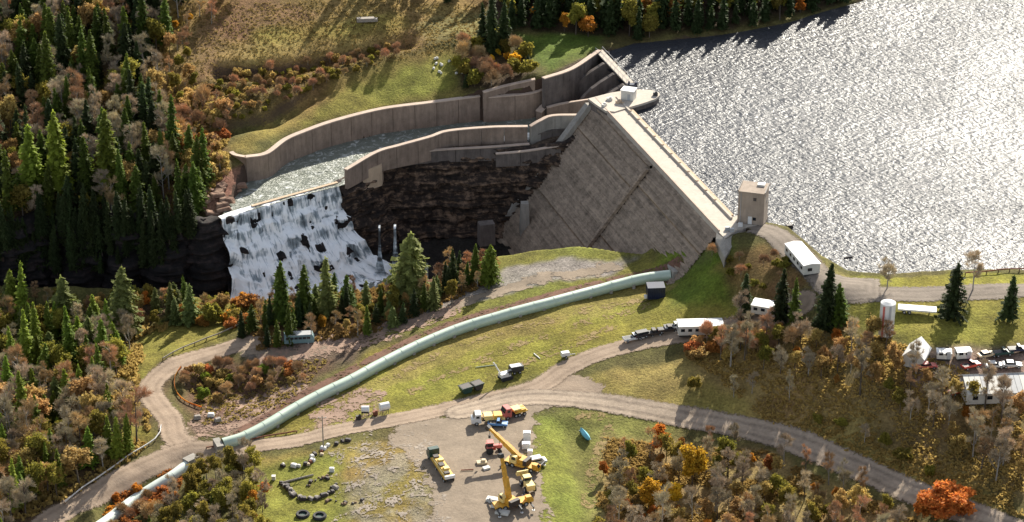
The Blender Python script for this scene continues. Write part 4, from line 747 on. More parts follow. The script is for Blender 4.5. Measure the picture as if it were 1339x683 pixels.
# long white roofed building with roof panels
c, rz, L = heading((1258, 523), (1375, 512)); t = thing('long_building', 'long low building with a weathered white metal roof at the right edge', 'building', (c.x, c.y, c.z), rz)
MB().box((0, 0, 1.5), (L, 7.0, 3.0)).build('wall', M['off_white'], t)
for k in range(16):
    x = -L / 2 + L * (k + .5) / 16; MB().add([(x - L / 32 + .04, -4.2, 2.85), (x + L / 32 - .04, -4.2, 2.85), (x + L / 32 - .04, 1.5, 4.6), (x - L / 32 + .04, 1.5, 4.6), (x - L / 32 + .04, -4.2, 2.97), (x + L / 32 - .04, -4.2, 2.97), (x + L / 32 - .04, 1.5, 4.72), (x - L / 32 + .04, 1.5, 4.72)], [(3, 2, 1, 0), (4, 5, 6, 7), (0, 1, 5, 4), (1, 2, 6, 5), (2, 3, 7, 6), (3, 0, 4, 7)]).build('roof_panel', M['grey_metal' if k in (3, 8, 9, 13) else 'off_white'], t)
MB().prism([(1.5, 4.74), (1.5, 4.9), (4.0, 3.3), (4.0, 3.1)], -L / 2 - .2, L / 2 + .2, 'x').build('roof_back', M['white_paint'], t)
for k in range(6): MB().box((-L / 2 + 2 + k * (L - 4) / 5, -3.53, 1.6), (1.2, .08, .9)).build('window', M['glass_dark'], t)
mobile_home('camper_trailer', 'left one of the two white boxes in the yard behind the long building', 'camper', (1224, 470), (1243, 470), 2.4, 2.1, windows=2)
mobile_home('box_van', 'right one of the two white boxes in the yard, just above the red car', 'van', (1249, 470), (1268, 469), 2.4, 2.3, windows=2)
def hv(a, b): c, rz, _ = heading(a, b); return (c.x, c.y, c.z + .12), rz
for a, b, pnt, kd, nm, lb in [((1261, 484), (1277, 480), 'red_paint', 'pickup', 'parked_pickup', 'red pickup between the white boxes and the long building'), ((1284, 469), (1296, 467), 'tan_paint', 'sedan', 'parked_car', 'tan car in the yard left of the rusty pile'), ((1322, 462), (1339, 460), 'dark_blue', 'pickup', 'parked_pickup', 'dark blue pickup at the right edge of the yard'),
        ((1292, 482), (1308, 481), 'grey_metal', 'sedan', 'parked_car', 'left grey car of the pair on the gravel above the long building'), ((1315, 481), (1331, 480), 'grey_metal', 'sedan', 'parked_car', 'right grey car of the pair on the gravel above the long building'), ((1305, 466), (1317, 465), 'dark_green', 'pickup', 'parked_pickup', 'dark green pickup left of the dark blue one in the yard'),
        ((1206, 485), (1218, 481), 'red_soft', 'sedan', 'parked_car', 'faded red car at the foot of the gabled shed'), ((1248, 519), (1256, 512), 'red_paint', 'sedan', 'parked_car', 'red car at the left end of the long building')]:
    l, r = hv(a, b); car(nm, lb, nm.split('_')[1], l, r, M[pnt], kd)
for a, b, pnt, lb in [((822, 448), (834, 444), 'white_paint', 'small white topped pickup, leftmost of the row beside the dirt road'), ((838, 444), (848, 440), 'dark_metal', 'black pickup second from the left in the row beside the dirt road'), ((848, 441), (858, 438), 'dark_brown', 'dark pickup nose to tail behind the black one beside the dirt road'), ((868, 436), (878, 433), 'dark_brown', 'dark brown pickup just left of the one by the mobile home'), ((877, 433), (887, 430), 'grey_metal', 'dark grey pickup parked against the end of the long mobile home')]:
    l, r = hv(a, b); car('parked_pickup', lb, 'pickup', l, r, M[pnt], 'suv' if 'second' in lb else 'pickup', 'pickups parked in a row beside the dirt road', 5.2)
# dark box container with a trailer hitch near the penstock
c = at(857, 389); t = thing('storage_container', 'black box container standing alone on the grass below the top of the pipeline', 'container', (c.x, c.y, c.z + .1), .08)
MB().box((0, 0, 1.75), (4.4, 3.4, 3.2)).build('box', M['dark_blue'], t)
for k in range(10): MB().box((-2.0 + k * .44, -1.73, 1.75), (.16, .07, 3.0)).build('rib', M['dark_blue'], t)
MB().box((2.6, -1.0, .35), (.8, .8, .6)).build('step', M['white_paint'], t); MB().box((-2.6, -.8, .6), (.7, .9, .7)).build('hitch', M['white_paint'], t)
# green skips
for i, (a, b) in enumerate((((602, 516), (616, 511)), ((618, 512), (630, 507)))):
    c, rz, L = heading(a, b); t = thing('skip', ['dark green open skip beside the dirt road, the larger left one of two', 'dark skip beside the dirt road, the smaller right one of two'][i], 'skip', (c.x, c.y, c.z + .05), rz, 'two skips beside the dirt road')
    h = L / 2; MB().prism([(-h, 1.7), (-h + .5, .2), (h - .5, .2), (h, 1.7)], -1.1, 1.1).build('body', M['dark_green'] if i == 0 else M['dark_metal'], t)
    MB().box((0, 1.12, 1.68), (2 * h + .2, .1, .16)).box((0, -1.12, 1.68), (2 * h + .2, .1, .16)).build('rim', M['dark_green'], t); MB().box((0, 0, 1.72), (2 * h - .3, 2.0, .06)).build('load', M['dark_brown'], t)
# drill rig / compressor group on the verge
c = at(661, 496); t = thing('drill_rig', 'black tracked drill rig with a raised white mast on the verge of the dirt road', 'drill rig', (c.x, c.y, c.z + .05), .5)
for s in (-.9, .9): MB().prism([(-1.6, .25), (-1.3, 0), (1.3, 0), (1.6, .25), (1.6, .6), (1.3, .8), (-1.3, .8), (-1.6, .6)], s - .22, s + .22).build('track', M['rubber'], t)
MB().box((-.2, 0, 1.3), (2.6, 1.6, .9)).build('engine_body', M['white_paint'], t); MB().box((.9, -.4, 1.8), (.9, .8, 1.1)).build('cab', M['glass_dark'], t); MB().tube((-1.0, 0, 1.2), (-2.6, 1.2, 4.6), .18, n=6).build('mast', M['white_paint'], t)
c = at(675, 488); t = thing('compressor', 'white topped black compressor parked right behind the drill rig', 'compressor', (c.x, c.y, c.z + .05), .35)
MB().box((0, 0, 1.2), (3.4, 1.8, 1.3)).build('housing', M['dark_metal'], t, bevel=.08); MB().box((-.2, 0, 1.93), (2.6, 1.5, .14)).build('lid', M['white_paint'], t); wheels(t, (-.8, .6), .95, .4); MB().tube((1.7, 0, .8), (3.0, 0, .6), .08, n=6).build('drawbar', M['dark_metal'], t)
c = at(739, 468); t = thing('generator', 'small white generator trailer on the grass above the road fork', 'generator', (c.x, c.y, c.z + .05), .3)
MB().box((0, 0, 1.0), (2.0, 1.3, 1.0)).build('housing', M['white_paint'], t, bevel=.05); wheels(t, (0,), .75, .35); MB().tube((1.0, 0, .6), (2.6, .1, .5), .1, n=6).build('drawbar', M['white_paint'], t)
for i, (a, b, lb) in enumerate((((698, 463), (706, 470), 'short white pole lying on the grass near the small generator'), ((622, 481), (650, 478), 'pale green hose laid across the grass above the drill rig'))):
    A = at(*a); B = at(*b); q = MB().tube(A + Vector((0, 0, .15)), B + Vector((0, 0, .15)), .12 if i == 0 else .09, n=6).build('pole' if i == 0 else 'hose', M['white_paint' if i == 0 else 'penstock_green']); tag(q, lb, 'pole' if i == 0 else 'hose')
# tanks on stands, left part of the road verge
for i, (x, y, s) in enumerate(((478, 545, 1.0), (503, 541, 1.25))):
    c = at(x, y); t = thing('portable_tank', ['white tank on a dark stand beside the road, left of the pair', 'larger white tank on a dark stand beside the road, right of the pair'][i], 'tank', (c.x, c.y, c.z), .4 * i, 'two tanks on stands by the road')
    MB().tube((-.9 * s, 0, 2.0), (.9 * s, 0, 2.0), .75 * s, n=14).build('tank', M['white_paint'], t); MB().box((0, 0, 1.15), (1.8, 1.2, .15)).build('cradle', M['dark_metal'], t)
    for a in (-.8, .8):
        for b in (-.5, .5): MB().tube((a, b, 0), (a, b, 1.15), .07, n=5).build('leg', M['dark_metal'], t)
    q = MB().box((0, 0, .5), (1.2, .8, 1.0)).box((.3, 0, 1.1), (.5, .5, .3)).build('pump', M['dark_brown'] if i == 0 else M['rust']); q.location = place(x - 9, y + 4) if i == 0 else place(x - 12, y + 2); tag(q, ['dark pump box lower left of the white tank pair', 'rusty pump box between the two white tanks'][i], 'pump')
# teal camper / bus in the shade of the trees
c, rz, L = heading((372, 452), (411, 447)); t = thing('old_bus', 'long teal grey bus parked in the shade below the conifers', 'bus', (c.x, c.y, c.z + .1), rz)
MB().prism([(-L / 2, .5), (-L / 2, 2.7), (L / 2 - .4, 2.7), (L / 2, 1.6), (L / 2, .5)], -1.25, 1.25).build('body', M['teal_body'], t, bevel=.1); MB().box((-.2, 0, 2.76), (L - 1.2, 2.2, .12)).build('roof', M['grey_metal'], t)
for k in range(6):
    for s in (-1, 1): MB().box((-L / 2 + .9 + k * (L - 1.8) / 5.5, s * 1.26, 2.0), (.85, .04, .6)).build('window', M['glass_dark'], t)
wheels(t, (-L / 2 + 1.4, L / 2 - 1.5), 1.1, .45)

# --- cranes and trucks on the pad
def crane(label, base, tip, ztip, body_rz, hue='crane_yellow'):
    c = at(*base); t = thing('mobile_crane', label, 'crane', (c.x, c.y, c.z + .12), body_rz, 'yellow cranes on the gravel pad')
    MB().box((0, 0, .95), (8.2, 2.5, .6)).build('carrier', M[hue], t, bevel=.05); cb = MB().prism([(3.0, .9), (3.0, 2.3), (4.2, 2.3), (4.7, 1.6), (4.7, .9)], -1.2, -.1).build('cab', M[hue], t); MB().prism([(4.24, 2.25), (4.66, 1.65), (4.7, 1.7), (4.3, 2.3)], -1.1, -.2).build('windscreen', M['glass_dark'], cb)
    wheels(t, (-3.2, -1.9, 1.6, 2.9), 1.1, .6, .4)
    for x in (-3.9, 1.0 + .2, 3.9):
        for s in (-1, 1): f = MB().box((x, s * 2.1, .85), (.3, 2.4, .3)).tube((x, s * 3.2, .05), (x, s * 3.2, .95), .1, n=6).build('outrigger', M['dark_metal'], t); MB().tube((x, s * 3.2, 0), (x, s * 3.2, .12), .35, n=8).build('foot_pad', M['white_paint'], f)
    b0 = Vector((-.6, 0, 2.4)); d = ray(*tip); d = d / np.linalg.norm(d); P = CO + d * ((c.z + ztip - CO[2]) / d[2]); v = Matrix.Rotation(-body_rz, 4, 'Z') @ (Vector(P) - Vector((c.x, c.y, c.z + .12))); dir_ = v - b0; hx = math.atan2(dir_.y, dir_.x)
    R = Matrix.Translation((-.6, 0, 1.3)) @ Matrix.Rotation(hx, 4, 'Z')
    up_ = MB().box((0, 0, .6), (3.2, 2.2, 1.2)); up_.v = [tuple(R @ Vector(q)) for q in up_.v]; up_.build('slewing_deck', M[hue], t)
    cw = MB().box((-1.9, 0, .7), (.9, 2.5, 1.3)); cw.v = [tuple(R @ Vector(q)) for q in cw.v]; cw.build('counterweight', M['dark_brown'], t)
    oc = MB().prism([(.1, .1), (.1, 1.9), (1.4, 1.9), (1.9, 1.1), (1.9, .1)], .75, 1.6); oc.v = [tuple(R @ Vector(q)) for q in oc.v]; oc = oc.build('operator_cab', M['pale_yellow'], t)
    og = MB().box((1.7, 1.2, 1.35), (.1, .7, .7)).box((.75, 1.62, 1.35), (1.0, .05, .7)); og.v = [tuple(R @ Vector(q)) for q in og.v]; og.build('cab_glass', M['glass_dark'], oc)
    # telescopic boom in three nested sections
    nrm = dir_.normalized(); Lb = dir_.length; q = nrm.to_track_quat('X', 'Z').to_matrix().to_4x4()
    for k, (a, b, s) in enumerate(((0, .5, .95), (.46, .8, .74), (.76, 1.0, .56))):
        m_ = MB().box(((a + b) / 2 * Lb, 0, 0), ((b - a) * Lb, s, s * 1.15)); T_ = Matrix.Translation(b0) @ q; m_.v = [tuple(T_ @ Vector(w)) for w in m_.v]; m_.build('boom_section', M[hue], t)
    m_ = MB().box((Lb + .3, 0, -.2), (.9, .9, 1.1)); m_.v = [tuple(T_ @ Vector(w)) for w in m_.v]; m_.build('boom_head', M['dark_metal'], t)
    m_ = MB().tube((.5, 0, -1.4), (Lb * .38, 0, -.3), .22, n=8); m_.v = [tuple(T_ @ Vector(w)) for w in m_.v]; m_.build('lift_cylinder', M['grey_metal'], t)
    hk = v; MB().tube(hk + Vector((0, 0, -.3)), hk + Vector((0, 0, -1.9)), .05, n=5).box((hk.x, hk.y, hk.z - 2.2), (.45, .3, .7)).build('hook_block', M['dark_metal'], t); return t
crane('yellow crane with its boom pointing up and left towards the parked trucks', (683, 612), (640, 560), 7.5, -.5)
crane('yellow crane nearest the bottom edge with its boom raised away from the camera', (669, 663), (656, 598), 11.5, .35)
def eq_load(kind):
    def f(t, h):
        if kind == 'beams':
            for k in range(4): MB().box((-1.5, -.9 + k * .6, 1.62), (2 * h - 4.5, .4, .32)).build('steel_beam', M['crane_yellow' if k % 2 else 'pale_yellow'], t)
            MB().box((-.5, 0, 1.95), (2.0, 2.0, .35)).build('crate', M['pale_yellow'], t)
        elif kind == 'counter':
            for k in range(3): MB().box((-h + 2.0 + k * 2.3, 0, 1.9), (1.9, 2.1, .9)).build('weight_block', M['truck_yellow' if k != 1 else 'pale_yellow'], t)
        else:
            for k in range(5): MB().box((-h + 1.6 + k * (2 * h - 4.6) / 4.6, (-1) ** k * .25, 2.15), (.9 + .25 * (k % 3), 1.2, .35 + .2 * (k % 2))).build('fitting', M['pale_yellow' if k % 2 else 'dark_brown'], t)
            MB().box((-h + .4, 0, 1.7), (.5, 2.3, .7)).build('end_board', M['white_paint'], t)
            MB().box((-1.4, 0, 1.75), (2 * h - 4.2, 1.6, .6)).build('boom_insert', M['truck_yellow'], t); MB().box((-1.4, .95, 1.65), (2 * h - 5, .2, .4)).build('side_rail', M['pale_yellow'], t)
    return f
semi('flatbed_truck', 'long yellow flatbed with a dark cab parked alone left of the cranes', (589, 633), (564, 597), M['truck_yellow'], M['dark_green'], eq_load('insert'))
semi('flatbed_truck', 'white cabbed truck carrying yellow blocks at the top of the gravel pad', (662, 551), (616, 556), M['pale_yellow'], M['white_paint'], eq_load('counter'))
semi('flatbed_truck', 'small red and white truck with yellow beams, right end of the row of trucks', (689, 540), (655, 549), M['truck_yellow'], M['red_soft'], eq_load('beams'))
l, r = hv((648, 557), (640, 557)); 
car('parked_pickup', 'pale blue pickup tucked in front of the truck with yellow blocks', 'pickup', place(651, 558, .12), -.1, M['blue_paint'], 'pickup')
# red tractor
c = at(645, 592); t = thing('tractor', 'red tractor with black wheels behind the left boom tip on the gravel', 'tractor', (c.x, c.y, c.z + .12), .15)
MB().box((.9, 0, 1.5), (2.2, .9, .8)).build('bonnet', M['red_soft'], t, bevel=.08); MB().box((-.5, 0, 1.15), (2.0, 1.1, .7)).build('body', M['red_paint'], t); MB().box((-.7, 0, 2.1), (1.3, 1.4, 1.2)).build('cab_glass', M['glass_dark'], t); MB().box((-.7, 0, 2.78), (1.5, 1.6, .14)).build('cab_roof', M['red_soft'], t)
for s in (-1, 1):
    MB().tube((-.9, s * .95 - .22, .85), (-.9, s * .95 + .22, .85), .85, n=16).build('rear_wheel', M['rubber'], t); MB().tube((1.4, s * .8 - .15, .5), (1.4, s * .8 + .15, .5), .5, n=14).build('front_wheel', M['rubber'], t); MB().box((-.9, s * .95, 1.8), (1.5, .5, .1)).build('mudguard', M['red_soft'], t)
MB().tube((1.4, 0, 1.9), (1.4, 0, 2.9), .06, n=6).build('exhaust', M['dark_metal'], t)
# wheel loader / yellow machine on the right of the second crane
c = at(690, 640); t = thing('wheel_loader', 'pale yellow wheel loader with a raised arm right of the lower crane', 'loader', (c.x, c.y, c.z + .12), 1.9)
MB().box((-1.2, 0, 1.5), (2.6, 1.9, 1.3)).build('engine_cover', M['pale_yellow'], t, bevel=.08); MB().box((.5, 0, 1.9), (1.3, 1.5, 2.0)).build('cab', M['glass_dark'], t); MB().box((.5, 0, 2.97), (1.5, 1.7, .14)).build('cab_roof', M['pale_yellow'], t)
for s in (-.6, .6): MB().box((2.4, s, 1.6), (2.8, .2, .35), 0, 1, -.35).build('loader_arm', M['truck_yellow'], t)
MB().prism([(3.4, 1.4), (3.3, 2.6), (3.6, 2.6), (4.4, 1.6), (4.4, 1.3)], -1.3, 1.3).build('bucket', M['pale_yellow'], t); wheels(t, (-1.5, 1.4), 1.05, .75, .5)
# white tanks, cabins and pads round the cranes
for i, (x, y, s, lb, cat) in enumerate(((689, 576, (1.7, 1.4, 2.0), 'tall white cabinet at the grass edge, furthest of the white boxes by the cranes', 'cabinet'), (688, 586, (1.9, 1.5, 1.2), 'low white box between the tall cabinet and the upper crane', 'box'), (693, 596, (1.2, 1.2, 1.3), 'small white box close behind the upper crane', 'box'))):
    q = MB().box((0, 0, s[2] / 2), s).box((0, 0, s[2] + .05), (s[0] * .8, s[1] * .8, .1)).build('equipment_' + cat, M['white_paint']); q.location = place(x, y, .1); tag(q, lb, cat)
l, r = hv((692, 609), (711, 607)); car('parked_van', 'white pickup truck on the grass edge right of the upper crane', 'van', l, r, M['white_paint'], 'van')
for i, (x, y, lb) in enumerate(((645, 656, 'upper slab of the three pale slabs left of the lower crane'), (652, 664, 'middle slab of the three pale slabs left of the lower crane'), (657, 673, 'lowest slab of the three pale slabs left of the lower crane'))):
    q = MB().box((0, 0, .35), (3.0, 1.7, .5), -.3).box((0, 0, .66), (2.6, 1.3, .12), -.3).build('counterweight_slab', M['white_paint' if i == 1 else 'off_white']); q.location = place(x, y, .1); tag(q, lb, 'slab')
q = MB().box((0, 0, .3), (2.3, 1.4, .5), .2).box((.4, .2, .75), (.9, .8, .4)).build('pallet_load', M['tan_paint']); q.location = place(630, 607, .1); tag(q, 'tan load on a pallet lying on the gravel left of the crane booms', 'pallet')
q = MB().box((0, 0, .25), (1.6, 1.1, .45), .5).build('pallet_load', M['off_white']); q.location = place(636, 614, .1); tag(q, 'pale crate beside the tan pallet load on the gravel', 'crate')
q = MB().tube((-1.4, 0, .2), (1.4, .3, .2), .14, n=6).build('steel_pipe', M['rust']); q.location = place(611, 617, .1); tag(q, 'short rusty pipe lying on the open gravel left of the boom shadow', 'pipe')
# blue tarpaulin boat
c = at(765, 572); t = thing('tarped_boat', 'bright cyan tarpaulin covered boat standing alone in the meadow', 'boat', (c.x, c.y, c.z + .3), 1.95)
n_ = 12; V = []; 
for i in range(n_ + 1):
    u = i / n_; w_ = .95 * math.sin(math.pi * min(.98, .06 + u * .9)) ** .6; x = -2.9 + 5.8 * u
    V += [(x, -w_, .25), (x, -w_ * .9, .7), (x, 0, 1.15 + .15 * math.sin(u * 3)), (x, w_ * .9, .7), (x, w_, .25)]
F = [(i * 5 + j, i * 5 + j + 1, (i + 1) * 5 + j + 1, (i + 1) * 5 + j) for i in range(n_) for j in range(4)]; MB().add(V, F + [(0, 1, 2, 3, 4), tuple(n_ * 5 + j for j in (4, 3, 2, 1, 0))]).build('tarpaulin', M['cyan_tarp'], t)
MB().prism([(-2.8, .25), (-2.2, -.25), (1.8, -.25), (2.9, .25)], -.8, .8).build('hull', M['dark_green'], t); t.scale = (.85, .7, .8)
# stones, timber, tyres in the lower left meadow
def line_pieces(name, s, n, size, mats, label, cat, group, kind='box', jit=.5, alt=None):
    P = smooth(ats(s)[:, :2], .5); L = len(P)
    for k in range(n):
        q = P[min(L - 1, int((k + .5) / n * L))]; x, y = q[0] + random.gauss(0, jit), q[1] + random.gauss(0, jit); z = float(hz(x, y)); s_ = size * random.uniform(.6, 1.4)
        mb = MB()
        if kind == 'box': mb.box((0, 0, s_ * .3), (s_ * random.uniform(.8, 1.6), s_, s_ * .7), 0, .8)
        else:
            mb.tube((-s_, 0, .2), (s_, 0, .2), .16, .12, 6)
        o = mb.build(name, M[mats[k % len(mats)]], bevel=s_ * .14 if kind == 'box' else 0); o.location = (x, y, z); o.rotation_euler[2] = random.uniform(0, 3); tag(o, label, cat, group)
line_pieces('boulder', '368 634;385 648;405 655;425 650;438 635', 26, .95, ('dark_brown', 'dark_brown', 'weathered_wood'), 'dark boulder in the curved row at the bottom of the left meadow', 'boulder', 'boulders in the curved row', jit=.4)
line_pieces('boulder', '400 636;412 628;428 622', 10, .7, ('dark_brown', 'wood'), 'brown stone in the loose heap inside the curved row of boulders', 'stone', 'stones inside the curved row')
line_pieces('boulder', '430 655;450 660;470 658', 9, .6, ('dark_brown', 'wood'), 'small brown stone trailing off right of the curved row of boulders', 'stone', 'stones trailing right of the curved row')
line_pieces('scrap_block', '372 608;388 611;402 608;410 600;418 592;426 586', 16, 1.0, ('off_white', 'dark_brown', 'tan_paint', 'rust', 'white_paint'), 'block in the scrap line between the utility pole and the meadow', 'block', 'blocks in the scrap line', jit=.5)
line_pieces('boulder', '438 582;446 578;456 577', 5, .8, ('dark_brown',), 'dark stone beside the dirt road right of the utility pole', 'stone', 'dark stones right of the utility pole')
A = at(366, 634); B = at(410, 623); q = MB().tube(A + Vector((0, 0, .3)), B + Vector((0, 0, .3)), .28, .2, 8).build('log', M['weathered_wood']); tag(q, 'long grey log lying above the curved row of boulders', 'log')
q = MB().box((0, 0, .5), (1.1, .8, .9)).box((0, 0, 1.0), (.9, .6, .15)).build('white_box', M['white_paint']); q.location = place(434, 617); tag(q, 'small white box above the right end of the boulder row', 'box')
q = MB().box((0, 0, .5), (.8, .8, .9)).box((0, 0, 1.0), (.9, .9, .12)).build('white_box', M['off_white']); q.location = place(358, 628); tag(q, 'pale box at the left end of the grey log', 'box')
for i, (x, y) in enumerate(((396, 675), (418, 677))):
    t = thing('tyre_planter', ['left big dark tyre lying flat at the bottom edge', 'right big dark tyre lying flat at the bottom edge'][i], 'tyre', place(x, y), 0, 'two big tyres at the bottom edge')
    V = []; n_ = 18
    for k in range(n_):
        a = 2 * math.pi * k / n_; V += [(math.cos(a) * r, math.sin(a) * r, z) for r, z in ((1.5, .05), (1.6, .4), (1.4, .75), (.95, .7), (.9, .1))]
    MB().add(V, [(k * 5 + j, ((k + 1) % n_) * 5 + j, ((k + 1) % n_) * 5 + (j + 1) % 5, k * 5 + (j + 1) % 5) for k in range(n_) for j in range(5)]).build('tread', M['rubber'], t); MB().tube((0, 0, .02), (0, 0, .3), .93, n=14).build('soil', M['dark_green'], t)
# utility pole
c = at(423, 588); t = thing('utility_pole', 'slim grey utility pole standing beside the dirt road in the left meadow', 'pole', (c.x, c.y, c.z)); MB().tube((0, 0, 0), (0, 0, 9), .16, .1, 8).build('pole', M['weathered_wood'], t); MB().box((0, 0, 8.4), (2.0, .12, .14)).build('crossarm', M['weathered_wood'], t)
for k in (-.8, .8): MB().tube((k, 0, 8.47), (k, 0, 8.7), .06, n=6).build('insulator', M['white_paint'], t)
# guard rails and barriers
def guardrail(label, s, m, post_m, h=.75, sp=3.0, thick=.3):
    P = smooth(ats(s)[:, :2], sp); o = P[0]; z0 = float(hz(*o)); t = thing('guardrail', label, 'guardrail', (o[0], o[1], z0)); Q = []
    for p in P:
        z = float(hz(*p)); q = Vector((p[0] - o[0], p[1] - o[1], z - z0)); Q.append(q); MB().box((q.x, q.y, q.z + h / 2), (.22, .22, h)).build('post', post_m, t)
    for a, b in zip(Q[:-1], Q[1:]):
        d = b - a; MB().box(((a.x + b.x) / 2, (a.y + b.y) / 2, (a.z + b.z) / 2 + h), (d.length - .05, .14, thick), math.atan2(d.y, d.x), 1, -math.asin(max(-1, min(1, d.z / d.length)))).build('rail', m, t)
    return t
guardrail('pale guardrail along the outer side of the upper bend of the left road', '213 472;240 458;270 446;300 434;322 424', M['weathered_wood'], M['wood'])
guardrail('white guardrail curving along the lower left road above the forest', '211 560;210 568;203 578;185 590;165 602;140 620;110 640;85 660', M['white_paint'], M['wood'])
guardrail('orange mesh barrier round the brushy hollow inside the road bend', '237 482;229 495;229 510;236 522;248 530;264 535', M['orange'], M['wood'], .6, 2.2, .35)
guardrail('low dark kerb beam between the dirt road and the lower end of the pipeline', '270 588;300 583;330 577;360 571;388 566', M['rust'], M['wood'], .45, 3, .3)
guardrail('reddish timber rail along the lake shore at the right edge', '1262 361;1290 359;1320 356;1345 355', M['rust'], M['wood'], .8, 2.5, .3)
# rocks at the left end of the wall
for i in range(34):
    x = random.uniform(262, 322); y = random.uniform(240, 284); 
    if y > 288 - (x - 255) * .25 + 6: continue
    s = random.uniform(.8, 2.6); mb = MB(); mb.box((0, 0, s * .2), (s * random.uniform(1.2, 2.2), s, s * .45), 0, .8); q = mb.build('rock_slab', M['ledge_rock'], bevel=s * .08); q.location = place(x, y); q.rotation_euler = (random.gauss(0, .12), random.gauss(0, .12), random.gauss(.5, .4)); tag(q, 'reddish rock slab on the ledge left of the top of the falls', 'rock', 'rock slabs left of the falls')
# pale dots: stones scattered on the far meadow
for i in range(16):
    q = MB().box((0, 0, .3), (random.uniform(.6, 1.3), .7, .6), 0, .7).build('pale_stone', M['off_white'], bevel=.1); q.location = place(random.uniform(565, 608), random.uniform(72, 98)); q.rotation_euler[2] = random.random() * 3; tag(q, 'pale stone in the scatter on the far green meadow', 'stone', 'pale stones on the far meadow')
q = MB(); c = at(478, 29); q.box((0, 0, 1.0), (6.5, 2.2, 1.6)).box((3.8, 0, .8), (1.4, 2.1, 1.2)); q = q.build('box_trailer', M['weathered_wood'], bevel=.08); q.scale = (.8, .8, .7); q.location = c; q.rotation_euler[2] = .12; tag(q, 'grey trailer parked at the far top of the hillside field', 'trailer')
for i, (x, y) in enumerate(((276, 545), (258, 548), (285, 552))):
    q = MB().box((0, 0, .5), (1.8, 1.2, 1.0), .3 * i, .8).build('boulder', M['weathered_wood' if i else 'white_paint'], bevel=.15); q.location = place(x, y); tag(q, ['white block on the bare soil left of the lower end of the pipeline', 'grey boulder nearest the road bend left of the pipeline end', 'grey boulder closest to the lower end of the pipeline'][i], 'boulder')
# ================================================================== TREES
def arr_tube(a, b, r0, r1, n=5):
    a = np.asarray(a, float); b = np.asarray(b, float); d = b - a; d /= np.linalg.norm(d) + 1e-9; u = np.cross(d, [0.3, .2, 1]) if abs(d[2]) < .9 else np.cross(d, [1, 0, 0.]); u /= np.linalg.norm(u); w_ = np.cross(d, u)
    an = np.linspace(0, 2 * math.pi, n, endpoint=False)[:, None]; V = np.r_[a + r0 * (np.cos(an) * u + np.sin(an) * w_), b + r1 * (np.cos(an) * u + np.sin(an) * w_)]
    return V, [(i, (i + 1) % n, n + (i + 1) % n, n + i) for i in range(n)]
class AB:
    def __init__(s): s.V = []; s.F = []; s.n = 0
    def add(s, V, F): s.V.append(np.asarray(V, float)); s.F.append(np.asarray(F, int) + s.n); s.n += len(V)
    def tube(s, *a, **k): s.add(*arr_tube(*a, **k))
    def cards(s, C, ux, vx):     # quads centred at C with half-axes ux, vx
        C, ux, vx = map(np.asarray, (C, ux, vx)); k = len(C); V = np.stack([C - ux - vx * .6, C + ux - vx, C + ux * .7 + vx, C - ux + vx * .8], 1).reshape(-1, 3); s.add(V, np.arange(4 * k).reshape(k, 4))
    def mesh(s, name):
        o = mesh_np(name, np.concatenate(s.V), np.concatenate(s.F)); me = o.data; bpy.data.objects.remove(o); return me
def rvec(r, n):
    v = r.normal(size=(n, 3)); return v / np.linalg.norm(v, axis=1)[:, None]
def conifer(seed, H=14, R=2.8, gap=0.1, dens=1.0, lean=.0):
    r = np.random.default_rng(seed); T = AB(); C = AB(); T.tube((0, 0, -1), (0, 0, H * .97), .022 * H * .8, .03, n=6)
    z = H * r.uniform(.05, .14)
    while z < H * .985:
        t = z / H; rad = R * (1 - t) ** .72 * (1 + .14 * math.sin(z * 2.1 + seed)) + .1; nb = max(4, int(8.5 * dens * (rad / R) ** .5 + 1)); a0 = r.uniform(0, 6.28)
        for k in range(nb):
            if r.random() < gap: continue
            a = a0 + k * 6.283 / nb + r.normal(0, .22); L = rad * r.uniform(.62, 1.18); dz = -L * r.uniform(.18, .5) * (1 - t * .9); dirv = np.array([math.cos(a), math.sin(a), 0]); side = np.array([-math.sin(a), math.cos(a), 0])
            if L > .9: T.tube((0, 0, z), (dirv * L * .9 + [0, 0, z + dz * .8]), .035, .012, n=3)
            m = max(2, int(L / .42)); u = (np.arange(m) + .6) / m; P = dirv * (L * u)[:, None] + np.array([0, 0, z]) + np.array([0, 0, 1]) * (dz * u ** 1.5)[:, None]
            wd = (.52 * (1 - u * .55) + .1) * (.5 + .5 * min(1, L / 1.5)); P = P + r.normal(0, .06, P.shape)
            C.cards(P, dirv * (L / m * .75) * np.ones((m, 1)) + r.normal(0, .06, P.shape) + [0, 0, -.08], side * wd[:, None] + r.normal(0, .1, P.shape) + np.array([0, 0, -.12]))
            C.cards(P + [0, 0, -.12], side * (wd * .35)[:, None] + r.normal(0, .08, P.shape), np.array([0, 0, -.3]) * np.ones((m, 1)) + dirv * .12)
        z += r.uniform(.30, .46) * (1.15 - t * .35)
    C.cards(np.array([[0, 0, H * .97], [0, 0, H * .99]]), np.array([[.12, 0, 0], [0, .12, 0]]), np.array([[0, 0, .45], [0, 0, .45]]))
    return T.mesh('trunk'), C.mesh('crown')
